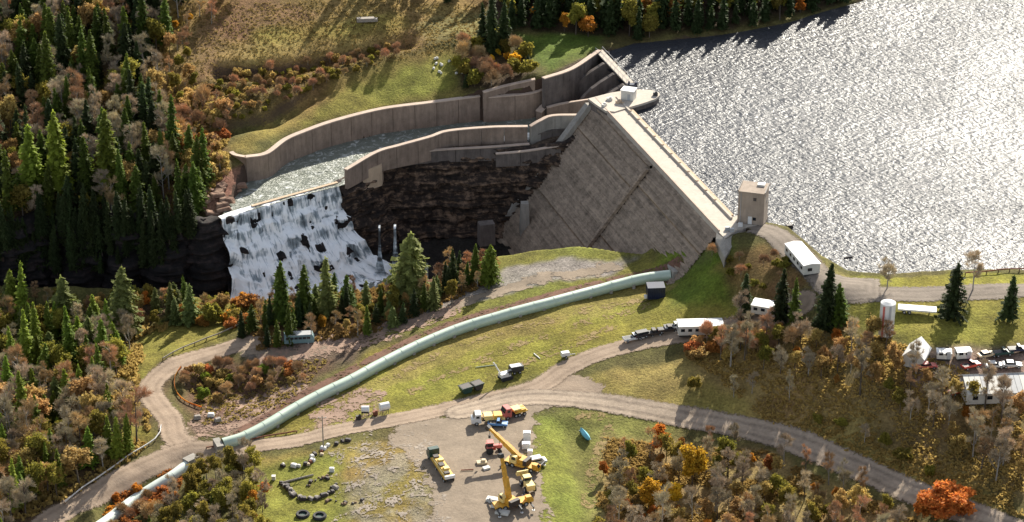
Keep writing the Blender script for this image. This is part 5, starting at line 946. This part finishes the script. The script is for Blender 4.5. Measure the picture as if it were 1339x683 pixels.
def skeleton(seed, H, spread, up=.55, levels=3, nlimb=9, trunk=.5):
    r = np.random.default_rng(seed); T = AB(); tips = []; top = H * .82; wob = r.normal(0, .03 * H, 2)
    tp = lambda z: np.array([wob[0] * (z / H) ** 2, wob[1] * (z / H) ** 2, z])
    zs = np.linspace(-1, top, 6)
    for a, b in zip(zs[:-1], zs[1:]): T.tube(tp(max(a, -1)), tp(b), .016 * H * (1 - max(a, 0) / H) + .03, .016 * H * (1 - b / H) + .03, n=6)
    def grow(p, d, L, rad, lv):
        e = p + d * L; T.tube(p, e, rad, rad * .5, n=4 if lv == 0 else 3); tips.append((e, d, lv)); tips.append((p + d * L * .6, d, lv))
        if lv < levels - 1:
            for _ in range(r.integers(3, 5)):
                q = p + d * L * r.uniform(.35, 1.0); v = d + r.normal(0, .55, 3) + [0, 0, up * .5]; v /= np.linalg.norm(v); grow(q, v, L * r.uniform(.45, .7), rad * .5, lv + 1)
    for k in range(nlimb):
        z = H * r.uniform(trunk * .6, .82); a = k * 2.4 + r.normal(0, .4); v = np.array([math.cos(a), math.sin(a), up + r.uniform(0, .6)]); v /= np.linalg.norm(v); grow(tp(z), v, spread * r.uniform(.55, 1) * (1.25 - z / H * .6), .011 * H * .6, 0)
    return r, T, tips
def bare(seed, H=12, spread=2.8, ntw=9):
    r, T, tips = skeleton(seed, H, spread, .8, 3, 10, .35); C = AB()
    for e, d, lv in tips:
        if lv == 0: continue
        k = ntw; v = rvec(r, k) * .8 + d + [0, 0, .35]; v /= np.linalg.norm(v, axis=1)[:, None]; L = r.uniform(.4, 1.25, k)[:, None]; s = np.cross(v, rvec(r, k)); s /= np.linalg.norm(s, axis=1)[:, None]
        C.cards(e + v * L / 2, s * .021, v * L / 2)
    return T.mesh('limbs'), C.mesh('twigs')
def leafy(seed, H=9, spread=2.6, nl=26, ls=.2, ell=1.0, trunk=.3, clump=.75):
    r, T, tips = skeleton(seed, H, spread, .5, 3, 11, trunk); C = AB()
    for e, d, lv in tips:
        k = nl if lv else nl // 3
        if r.random() < .12: continue
        P = e + r.normal(0, clump * .55, (k, 3)) * [1, 1, .75]; u = rvec(r, k); v = np.cross(u, rvec(r, k)); v /= np.linalg.norm(v, axis=1)[:, None]; s = r.uniform(.55, 1.3, k)[:, None] * ls; C.cards(P, u * s, v * s)
    return T.mesh('trunk'), C.mesh('crown')
PROTO = {
 'spruce': [conifer(1, 15, 2.7, .06, 1.1), conifer(2, 13, 2.6, .1), conifer(3, 17, 2.9, .08, 1.1), conifer(4, 11, 2.4, .1), conifer(5, 14, 2.2, .14), conifer(6, 13, 2.9, .28, .9), conifer(7, 16, 2.4, .22, .85), conifer(8, 12, 3.1, .2)],
 'pine': [conifer(11, 13, 3.4, .22, 1.0), conifer(12, 11, 3.4, .28, 1.0), conifer(14, 10.5, 3.7, .14, 1.35)],
 'bare': [bare(21, 12, 2.0), bare(22, 11, 2.2), bare(23, 13.5, 2.0), bare(24, 9, 2.3), bare(25, 11, 2.7)],
 'leafy': [leafy(31, 10, 1.9), leafy(32, 8, 1.9), leafy(33, 11, 2.2), leafy(34, 7, 1.8)],
 'sparse': [leafy(41, 9, 2.6, 8, .19), leafy(42, 10, 2.4, 7, .18), leafy(43, 7.5, 2.6, 9, .2)],
 'bush': [leafy(51, 2.6, 1.5, 20, .17, trunk=.08, clump=.5), leafy(52, 2.0, 1.4, 20, .16, trunk=.05, clump=.5), leafy(53, 3.2, 1.6, 22, .18, trunk=.08, clump=.5)],
 'barebush': [bare(61, 3.2, 1.7, 8), bare(62, 2.6, 1.6, 8)],
 'round': [leafy(71, 8.0, 3.6, 42, .24, trunk=.12, clump=.9)],
}
for k in PROTO:
    for a, b in PROTO[k]:
        a.materials.append(M['bark']); b.materials.append(M['spruce'])
TREES = 0
def tree(kind, var, loc, mt, label, cat, group=None, scale=1.0, sz=1.0, bark='bark', name=None):
    global TREES
    a, b = PROTO[kind][var % len(PROTO[kind])]; nm = name or {'spruce': 'conifer_tree', 'pine': 'pine_tree', 'bare': 'bare_tree', 'leafy': 'autumn_tree', 'sparse': 'autumn_tree', 'bush': 'bush', 'barebush': 'bare_bush', 'round': 'autumn_tree'}[kind]
    t = thing(nm, label, cat, loc, random.uniform(0, 6.28), group); t.scale = (scale * random.uniform(.85, 1.15), scale * random.uniform(.85, 1.15), scale * sz); t.rotation_euler[0] = random.gauss(0, .03); t.rotation_euler[1] = random.gauss(0, .03)
    for me, m, n in ((a, bark, 'limbs' if 'bare' in kind else 'trunk'), (b, mt, 'twigs' if 'bare' in kind else 'crown')):
        o = bpy.data.objects.new(n, me); COL.objects.link(o); o.parent = t; o.material_slots[0].link = 'OBJECT'; o.material_slots[0].material = M[m]
    TREES += 1; return t
_placed = []
BLOCK = [smooth(ats(ROADS[k])[:, :2], 2.0) for k in ROADS] + [cl[:, :2], lp[:, :2]]; BLK = np.concatenate(BLOCK)
def forest(poly, n, mind, kinds, zone, gname, margin=4.5, zmin=-16):
    """kinds: list of (weight, kind, material, word, category, scale lo, hi)"""
    P = np.array([[float(v) for v in q.split()[:2]] for q in poly.split(';')]); x0, y0 = P.min(0); x1, y1 = P.max(0); w_ = np.array([k[0] for k in kinds], float); w_ /= w_.sum(); c = 0; tr = 0; r = np.random.default_rng(int(n * 7 + x0 + 1000))
    pl = [tuple(p) for p in P]
    while c < n and tr < n * 14:
        tr += 1; x, y = r.uniform(x0, x1), r.uniform(y0, y1)
        if not inside(np.array([x]), np.array([y]), pl)[0]: continue
        q = at(x, y)
        if q.z < zmin: continue
        if any((q.x - a) ** 2 + (q.y - b) ** 2 < mind ** 2 for a, b in _placed): continue
        if np.min(np.hypot(BLK[:, 0] - q.x, BLK[:, 1] - q.y)) < margin: continue
        _placed.append((q.x, q.y)); k = kinds[r.choice(len(kinds), p=w_)]; s = r.uniform(k[5], k[6])
        hs_ = '' if n < 40 else ('tall ' if s > k[5] + .6 * (k[6] - k[5]) else 'low ' if s < k[5] + .3 * (k[6] - k[5]) else 'middling '); ps_ = '' if n < 40 else (', ' + ('upper' if y < y0 + (y1 - y0) * .33 else 'middle' if y < y0 + (y1 - y0) * .66 else 'lower') + ' ' + ('left' if x < x0 + (x1 - x0) * .33 else 'centre' if x < x0 + (x1 - x0) * .66 else 'right') + ' part'); lb_ = f'{hs_}{k[3]} {zone}{ps_}'
        tree(k[1], int(r.integers(0, 9)), (q.x, q.y, q.z - .1), k[2], lb_, k[4], f'{k[3]} {zone}'.replace('bush ', 'bushes ').replace('tree ', 'trees ').replace('conifer ', 'conifers ').replace('pine ', 'pines '), s, r.uniform(.85, 1.2), 'grey_bark' if 'bare' in k[1] and r.random() < .6 else 'bark'); c += 1
    return c
def one(px, py, kind, var, mt, label, cat, hpx, bark='bark'):
    q = at(px, py); a, b = PROTO[kind][var % len(PROTO[kind])]; H = max(v.co.z for v in list(b.vertices)[::7]); d = np.linalg.norm(np.array(q) - CO); want = hpx * d / FPX / .89; _placed.append((q.x, q.y)); return tree(kind, var, (q.x, q.y, q.z - .1), mt, label, cat, None, want / H, 1.0, bark)
# trees one can point at
one(974, 420, 'spruce', 4, 'spruce_dark', 'slim dark conifer standing apart left of the pair by the white trailer', 'conifer', 62)
one(1021, 420, 'spruce', 1, 'spruce_dark', 'shorter dark conifer just left of the broad one below the white office trailer', 'conifer', 66)
one(1038, 432, 'spruce', 4, 'spruce', 'slim conifer squeezed between the two dark ones below the office trailer', 'conifer', 66)
one(1078, 430, 'spruce', 2, 'spruce_dark', 'broad dark conifer directly below the right end of the white office trailer', 'conifer', 88)
one(1097, 425, 'spruce', 3, 'spruce', 'small conifer on the right flank of the broad dark one', 'conifer', 55)
one(1245, 414, 'pine', 0, 'spruce_dark', 'lone dark pine on the grass between the gravel road and the shed', 'pine', 68)
one(1319, 420, 'spruce', 3, 'spruce_dark', 'dark conifer near the right edge above the yard', 'conifer', 58)
one(1160, 378, 'bare', 3, 'twig', 'small bare tree on the shore straight above the upright white tank', 'bare tree', 44, 'grey_bark')
one(1272, 380, 'bare', 1, 'twig', 'spreading bare tree on the shore just right of the lone dark pine', 'bare tree', 52, 'grey_bark')
_o = one(1236, 678, 'round', 0, 'red_orange', 'big round bright orange tree hiding the lower road at the bottom right', 'autumn tree', 44); _o.scale = (_o.scale[0] * 1.55, _o.scale[1] * 1.3, _o.scale[2])
_placed.append(tuple(at(1262, 672)[:2])); one(1206, 676, 'leafy', 1, 'orange', 'smaller orange tree tucked at the left foot of the big round one', 'autumn tree', 36)
one(905, 640, 'leafy', 2, 'yellow', 'tall golden yellow tree in the middle of the lower right brush', 'autumn tree', 62)
one(848, 668, 'leafy', 1, 'yellow', 'shorter golden yellow tree lower left of the tall golden one', 'autumn tree', 42)
one(880, 662, 'leafy', 3, 'yellow', 'small yellow tree between the two golden ones', 'autumn tree', 30)
one(865, 590, 'leafy', 1, 'orange', 'rusty orange tree on the upper left side of the lower right brush', 'autumn tree', 36)
one(538, 392, 'pine', 2, 'pine', 'full rounded light green pine at the right end of the treeline by the falls', 'pine', 86)
one(400, 420, 'spruce', 1, 'spruce', 'conifer in front of the left middle of the falls', 'conifer', 74); one(430, 415, 'spruce', 4, 'pine', 'thin pale conifer in front of the middle of the falls', 'conifer', 76)
one(370, 425, 'spruce', 0, 'spruce', 'dense conifer in front of the left part of the falls', 'conifer', 82); one(455, 410, 'spruce', 3, 'spruce', 'short conifer in front of the right foot of the falls', 'conifer', 50)
one(640, 372, 'pine', 2, 'spruce_bright', 'green rounded tree at the very right end of the treeline', 'tree', 50)
one(163, 440, 'pine', 0, 'pine', 'tall pale pine rising highest from the lower left treeline against the dark gorge', 'pine', 88); one(92, 440, 'pine', 1, 'pine', 'pale pine left of the tallest one against the dark gorge', 'pine', 76); one(250, 425, 'pine', 1, 'pine', 'small pine just right of the tallest one near the foot of the falls', 'pine', 52)
one(20, 420, 'pine', 0, 'spruce_bright', 'bright conifer at the left edge below the dark gorge', 'conifer', 66)
one(128, 560, 'leafy', 1, 'yellow', 'yellow tree above the white guardrail in the lower left woods', 'autumn tree', 40)
one(121, 92, 'leafy', 1, 'yellow', 'single yellow tree high in the dark left forest', 'autumn tree', 24)
one(205, 70, 'leafy', 0, 'olive', 'pale olive tree at the upper right edge of the left forest', 'tree', 46)
one(644, 68, 'spruce', 2, 'spruce_dark', 'tallest dark conifer at the top beside the far meadow', 'conifer', 74); one(660, 62, 'spruce', 0, 'spruce_dark', 'dark conifer right behind the tallest one at the top', 'conifer', 58); one(632, 60, 'spruce', 4, 'spruce_dark', 'slimmer dark conifer left of the tallest one at the top', 'conifer', 52)
one(769, 48, 'leafy', 3, 'orange', 'small orange tree among dark trees above the spillway', 'autumn tree', 26)
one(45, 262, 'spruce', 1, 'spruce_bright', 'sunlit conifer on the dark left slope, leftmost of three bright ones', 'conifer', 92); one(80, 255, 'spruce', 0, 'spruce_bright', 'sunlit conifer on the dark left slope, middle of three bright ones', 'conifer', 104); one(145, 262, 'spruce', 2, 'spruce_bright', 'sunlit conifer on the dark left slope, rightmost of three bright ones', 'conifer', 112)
CN = lambda w_, m, wd, lo=.8, hi=1.15: (w_, 'spruce', m, wd, 'conifer', lo, hi)
BR = lambda w_, m='twig', wd='grey bare tree', lo=.8, hi=1.15: (w_, 'bare', m, wd, 'bare tree', lo, hi)
SPR = lambda w_, m, wd, lo=.8, hi=1.2: (w_, 'sparse', m, wd, 'tree', lo, hi)
LF = lambda w_, m, wd, lo=.7, hi=1.1: (w_, 'leafy', m, wd, 'autumn tree', lo, hi)
BU = lambda w_, m, wd, lo=.7, hi=1.4: (w_, 'bush', m, wd, 'bush', lo, hi)
nt_ = 0
nt_ += forest('-14 -14;250 -14;235 20;205 90;215 160;255 200;280 272;255 288;225 288;185 290;120 292;80 292;-14 290', 250, 3.1, [CN(2.4, 'spruce_dark', 'dark conifer'), CN(2.8, 'spruce', 'green conifer'), BR(2.6), BR(1.2, 'twig_brown', 'brown bare tree'), SPR(1.2, 'tan', 'thin tan tree'), LF(.2, 'orange', 'orange tree', .4, .6), SPR(1.0, 'olive', 'thin olive tree')], 'in the left hillside forest', '')
for i_ in range(110):     # conifers clinging to the ledges of the left cliff
    x, y = random.uniform(-12, 262), random.uniform(292, 356); zz = np.linspace(4, -17, 80); gy = np.array([G(x, y, z_)[1] for z_ in zz]); gx = G(x, y, 0)[0]
    ry = np.interp(gx, RIM_LEFT[:, 0], RIM_LEFT[:, 1]); fy = ry - 6 * ((5 - zz) / 23) ** 1.15 - 1.0; z = zz[int(np.argmin(np.abs(gy - fy)))]; q = G(x, y, z)
    if x > 235 and y > 310: continue
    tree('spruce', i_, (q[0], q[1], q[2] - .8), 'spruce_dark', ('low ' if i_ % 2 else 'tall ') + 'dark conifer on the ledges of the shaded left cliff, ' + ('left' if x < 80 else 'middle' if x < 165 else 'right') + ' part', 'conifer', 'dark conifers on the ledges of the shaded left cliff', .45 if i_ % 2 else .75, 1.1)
nt_ += forest('205 -14;330 -14;300 10;250 60;262 130;235 150;210 90;230 20', 30, 3.0, [BR(2, 'twig_brown', 'brown bare tree', .5, .75), LF(1, 'olive', 'olive tree', .4, .65), LF(.6, 'yellow', 'dull yellow tree', .35, .5), SPR(1, 'tan', 'thin tan tree', .5, .75)], 'on the brown slope right of the left forest', '')
nt_ += forest('205 150;262 120;300 150;285 205;300 235;262 240;268 262;225 230', 60, 1.9, [(1.6, 'barebush', 'twig_brown', 'brown leafless bush', 'bush', .9, 1.6), BR(2, 'twig_brown', 'short brown bare tree', .35, .5), BU(.6, 'rust_leaf', 'rusty bush'), BU(1.2, 'tan', 'tan bush')], 'on the bank left of the curved wall', '')
nt_ += forest('440 -14;640 -14;640 2;560 5;470 4', 18, 3.4, [CN(2, 'spruce_dark', 'dark conifer', .5, .7), BR(2, 'twig_brown', 'brown bare tree'), LF(1, 'orange', 'orange tree', .5, .7), SPR(1, 'olive', 'thin olive tree')], 'along the top edge above the far fields', '')
SHORE = '655 -25;1130 -25;1108 2;1040 24;960 41;880 48;830 53;790 52;700 38;662 40'
nt_ += forest(SHORE, 34, 3.4, [LF(.8, 'olive', 'olive tree'), LF(1.0, 'rust_leaf', 'rusty tree'), LF(.7, 'orange', 'orange tree', .5, .7), LF(.3, 'yellow', 'yellow tree', .5, .6)], 'on the shaded far shore of the lake', '')
def wood_mass(poly, n, mind, kinds, seed):
    """a far-off wood that reads as one dark mass: one object"""
    P = np.array([[float(v) for v in q.split()[:2]] for q in poly.split(';')]); x0, y0 = P.min(0); x1, y1 = P.max(0); r = np.random.default_rng(seed); pl = [tuple(p) for p in P]; Vs = []; Fs = []; Ms = []; o = 0; c = 0; tr = 0
    while c < n and tr < n * 12:
        tr += 1; x, y = r.uniform(x0, x1), r.uniform(y0, y1)
        if not inside(np.array([x]), np.array([y]), pl)[0]: continue
        q = at(x, y)
        if any((q.x - a) ** 2 + (q.y - b) ** 2 < mind ** 2 for a, b in _placed): continue
        _placed.append((q.x, q.y)); c += 1; kd, mi, lo, hi = kinds[r.integers(len(kinds))]; me = PROTO[kd][r.integers(len(PROTO[kd]))][1]
        v = np.empty(len(me.vertices) * 3, np.float32); me.vertices.foreach_get('co', v); v = v.reshape(-1, 4, 3); k = r.random(len(v)) < .34; v = v[k]; cc = v.mean(1, keepdims=True); v = cc + (v - cc) * 1.65; a = r.uniform(0, 6.28); R_ = np.array([[math.cos(a), -math.sin(a), 0], [math.sin(a), math.cos(a), 0], [0, 0, 1]]); v = (v.reshape(-1, 3) @ R_.T) * r.uniform(lo, hi) + [q.x, q.y, q.z]
        Vs.append(v); f = np.arange(len(v)).reshape(-1, 4) + o; o += len(v); Fs.append(f); Ms.append(np.full(len(f), mi))
    ob = mesh_np('distant_wood', np.concatenate(Vs), np.concatenate(Fs), M['spruce_dark']); ob.data.materials.append(M['olive']); ob.data.polygons.foreach_set('material_index', np.concatenate(Ms).astype(np.int32)); tag(ob, 'dark evergreen wood massed along the far shore', kind='stuff')
wood_mass(SHORE, 110, 3.2, [('spruce', 0, .7, 1.1), ('spruce', 0, .6, 1.0), ('spruce', 0, .6, .9), ('leafy', 1, .7, 1.0)], 77)
nt_ += forest('602 62;640 52;690 75;705 95;640 115;602 116', 30, 2.4, [(1.6, 'barebush', 'twig_brown', 'brown leafless bush', 'bush', .9, 1.6), BU(1.2, 'olive', 'olive bush'), CN(.5, 'spruce_dark', 'small dark conifer', .3, .5), BU(.5, 'yellow', 'yellowish bush', .5, .9)], 'in the shade behind the curved wall', '')
nt_ += forest('262 183;300 166;420 116;520 76;525 60;420 84;280 108;255 130', 110, 1.6, [(2, 'barebush', 'twig_brown', 'brown leafless bush', 'bush', .4, .8), BU(2, 'olive', 'olive bush', .3, .65), BU(.7, 'tan', 'tan bush', .4, .8)], 'on the terrace banks of the far field', '')
nt_ += forest('-14 400;60 398;200 396;262 398;300 400;300 415;240 425;200 430;120 430;-14 420', 54, 2.6, [(1.2, 'pine', 'pine', 'pale green pine', 'pine', .5, .75), CN(.7, 'spruce', 'green conifer', .4, .65), BR(1.0, 'twig_brown', 'brown bare tree', .45, .65), SPR(1.3, 'tan', 'thin tan tree', .45, .7), LF(.2, 'orange', 'orange tree', .35, .5), LF(1.2, 'olive', 'olive tree', .35, .55)], 'on the near rim of the gorge', '')
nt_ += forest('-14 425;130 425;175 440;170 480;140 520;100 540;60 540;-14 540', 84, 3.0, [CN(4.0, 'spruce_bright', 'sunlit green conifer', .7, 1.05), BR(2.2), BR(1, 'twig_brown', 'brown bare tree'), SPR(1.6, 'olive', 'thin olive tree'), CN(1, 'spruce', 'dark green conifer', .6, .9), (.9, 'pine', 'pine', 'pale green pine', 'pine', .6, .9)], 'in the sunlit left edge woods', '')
nt_ += forest('-14 540;60 530;140 530;180 560;205 572;175 590;120 630;70 665;30 720;-14 740', 90, 2.9, [BR(3), BR(1.2, 'twig_brown', 'brown bare tree'), CN(2.2, 'spruce_bright', 'bright green conifer', .5, .85), SPR(1.8, 'olive', 'thin olive tree'), LF(.4, 'rust_leaf', 'rusty tree', .4, .6), SPR(1.2, 'tan', 'thin tan tree')], 'in woods below the left road', '', 5)
nt_ += forest('315 440;330 405;400 396;480 388;560 372;650 346;655 362;590 398;500 436;430 450;330 462', 90, 2.1, [CN(1.8, 'spruce', 'green conifer', .4, .7), (1.5, 'pine', 'pine', 'pale green pine', 'pine', .45, .7), BR(2.2, 'twig_brown', 'brown bare tree', .45, .7), LF(.8, 'tan', 'tan tree', .4, .6), LF(.4, 'orange', 'orange tree', .3, .45), LF(1.3, 'olive', 'olive tree', .45, .65), CN(1.6, 'spruce_dark', 'dark conifer', .4, .7)], 'in the treeline below the falls', '', 3)
nt_ += forest('265 400;330 398;330 425;300 430;245 425', 14, 2.4, [BU(1, 'orange', 'orange bush'), BU(1, 'rust_leaf', 'rusty bush'), BU(1, 'olive', 'olive bush')], 'between left road and falls', '')
nt_ += forest('235 485;335 478;400 488;395 505;330 520;275 530;238 515', 38, 1.9, [(3.4, 'barebush', 'twig_brown', 'brown leafless bush', 'bush', .5, .9), BU(.6, 'spruce_bright', 'bright green bush', .5, .8), BU(.5, 'rust_leaf', 'rusty bush', .4, .8), BU(1, 'tan', 'tan bush', .4, .8)], 'in the hollow inside the road bend', '', 3)
nt_ += forest('375 545;385 535;440 500;455 505;400 545', 5, 2, [CN(1, 'spruce_dark', 'small dark conifer', .2, .3), BU(1, 'olive', 'olive bush', .5, .8)], 'on the bank just below the pipeline', '', 2.5)
nt_ += forest('250 622;330 612;350 650;345 730;190 730;200 690;245 640', 74, 2.1, [BR(2.6, 'twig', 'grey bare tree', .5, .75), LF(1.0, 'olive', 'olive tree', .5, .75), SPR(1.8, 'olive', 'thin olive tree', .6, .8), LF(.3, 'orange', 'orange tree', .35, .5), CN(.5, 'spruce', 'green conifer', .35, .5)], 'in the bottom thicket', '', 3)
nt_ += forest('150 655;200 632;240 625;240 640;200 690;140 700', 22, 1.8, [BU(2, 'rust_leaf', 'rusty bush', .5, 1), BU(1, 'orange', 'orange bush', .5, 1), (1, 'barebush', 'twig_brown', 'brown leafless bush', 'bush', .6, 1.1)], 'around the white pipe at the bottom left', '', 3.2)
nt_ += forest('800 600;860 590;960 590;1040 606;1120 648;1180 680;1190 740;780 740;790 650;770 640', 118, 2.7, [BR(4.4, 'twig', 'grey bare tree', .6, .9), BR(2.2, 'twig_brown', 'brown bare tree', .5, .8), LF(.5, 'rust_leaf', 'rusty tree', .35, .55), LF(1.3, 'orange', 'orange tree', .3, .5), SPR(1.6, 'tan', 'thin tan tree', .5, .75), SPR(1.2, 'olive', 'thin olive tree', .5, .7), LF(.7, 'olive', 'olive tree', .35, .55)], 'in the brush below the lower road', '', 4.5)
nt_ += forest('1240 700;1339 700;1339 745;1200 745', 8, 3, [BR(1, 'twig', 'grey bare tree', .4, .6)], 'at the bottom right corner', '', 4.5)
nt_ += forest('925 452;960 440;1040 440;1100 436;1150 450;1190 484;1240 524;1339 536;1352 560;1352 640;1300 640;1240 590;1150 530;1080 500;1000 490;940 480', 100, 3.1, [BR(4.0, 'twig', 'grey bare tree', .7, 1.02), BR(2.2, 'twig_brown', 'brown bare tree', .55, .85), LF(.6, 'rust_leaf', 'rusty tree', .3, .45), LF(.3, 'orange', 'orange tree', .3, .45), SPR(2.4, 'tan', 'thin tan tree', .5, .75), SPR(1, 'olive', 'thin olive tree', .5, .75)], 'on the slope below the yard', '', 4)
nt_ += forest('900 505;1000 510;1100 545;1200 600;1250 640;1150 590;1060 552;960 530', 16, 4, [BR(2, 'twig', 'slim grey bare tree', .4, .6), BU(1, 'olive', 'olive bush', .6, 1)], 'on the open bank just above the lower road', '', 4)
nt_ += forest('930 335;990 330;1030 345;1030 380;990 385;950 360', 14, 2.2, [BU(1, 'olive', 'olive bush', .4, .7), (1, 'barebush', 'twig_brown', 'brown leafless bush', 'bush', .4, .8)], 'on the rusty bank below the square tower', '', 3)
nt_ += forest('905 455;960 442;1040 438;1040 460;900 475', 34, 1.9, [BU(.4, 'rust_leaf', 'rusty bush', .6, 1.1), BU(.8, 'tan', 'tan bush', .6, 1.1), (1.3, 'barebush', 'twig_brown', 'brown leafless bush', 'bush', .8, 1.4)], 'along the front of the mobile homes', '', 3)
print('TREES', TREES)
# undergrowth nobody could count: low tufts and leaf litter clumps
def tufts(name, poly, n, mt, h, seed, wd=.35, thr=-.1):
    P = np.array([[float(v) for v in q.split()[:2]] for q in poly.split(';')]); W = np.array([list(at(*p)) for p in P]); r = np.random.default_rng(seed); x0, y0 = W[:, :2].min(0); x1, y1 = W[:, :2].max(0)
    X = r.uniform(x0, x1, n * 3); Y = r.uniform(y0, y1, n * 3); k = inside(X, Y, [tuple(w[:2]) for w in W]) & (fbm(X / 6, Y / 6, seed, 3) > thr); X, Y = X[k][:n], Y[k][:n]
    d = np.min(np.hypot(X[:, None] - BLK[None, ::2, 0], Y[:, None] - BLK[None, ::2, 1]), 1); k = d > 3.4; X, Y = X[k], Y[k]; Z = hz(X, Y); m = len(X); B = np.stack([X, Y, Z], -1); C = AB()
    for j in range(5):
        a = r.uniform(0, 6.28, m); hh = h * r.uniform(.4, 1.3, m); s = np.stack([np.cos(a), np.sin(a), np.zeros(m)], -1) * (wd * r.uniform(.5, 1.2, m))[:, None]; u = np.stack([r.normal(0, .25, m), r.normal(0, .25, m), np.ones(m)], -1) * (hh / 2)[:, None]; C.cards(B + u + np.stack([r.normal(0, wd, m), r.normal(0, wd, m), np.zeros(m)], -1), s, u)
    return tag(mesh_np(name, np.concatenate(C.V), np.concatenate(C.F), M[mt]), kind='stuff')
tufts('dry_grass', '235 0;640 5;620 62;540 75;420 118;300 165;262 180;240 100', 4500, 'dry_tuft', .25, 8, .2, -1); tufts('undergrowth', '-40 0;240 0;230 150;270 270;-40 285', 3500, 'litter', .9, 1); tufts('undergrowth', '-40 400;240 400;180 480;200 580;60 683;-40 683', 4500, 'litter', .9, 2)
tufts('undergrowth', '790 575;1000 590;1200 683;780 683', 3200, 'litter', .5, 3); tufts('undergrowth', '900 470;1040 440;1150 440;1339 530;1339 680;1200 630;1000 550', 4200, 'litter', .45, 4, .3, -.3)
tufts('undergrowth', '320 400;650 340;650 365;480 440;330 460', 2500, 'litter', .8, 5)

tufts('undergrowth', '200 140;290 120;300 230;260 270;200 220', 2500, 'litter', .8, 10)
tufts('undergrowth', '240 480;430 470;380 530;270 560', 700, 'litter', .4, 11, .25, -1); tufts('undergrowth', '150 640;245 605;230 640;150 690', 900, 'rust_leaf', .6, 12)
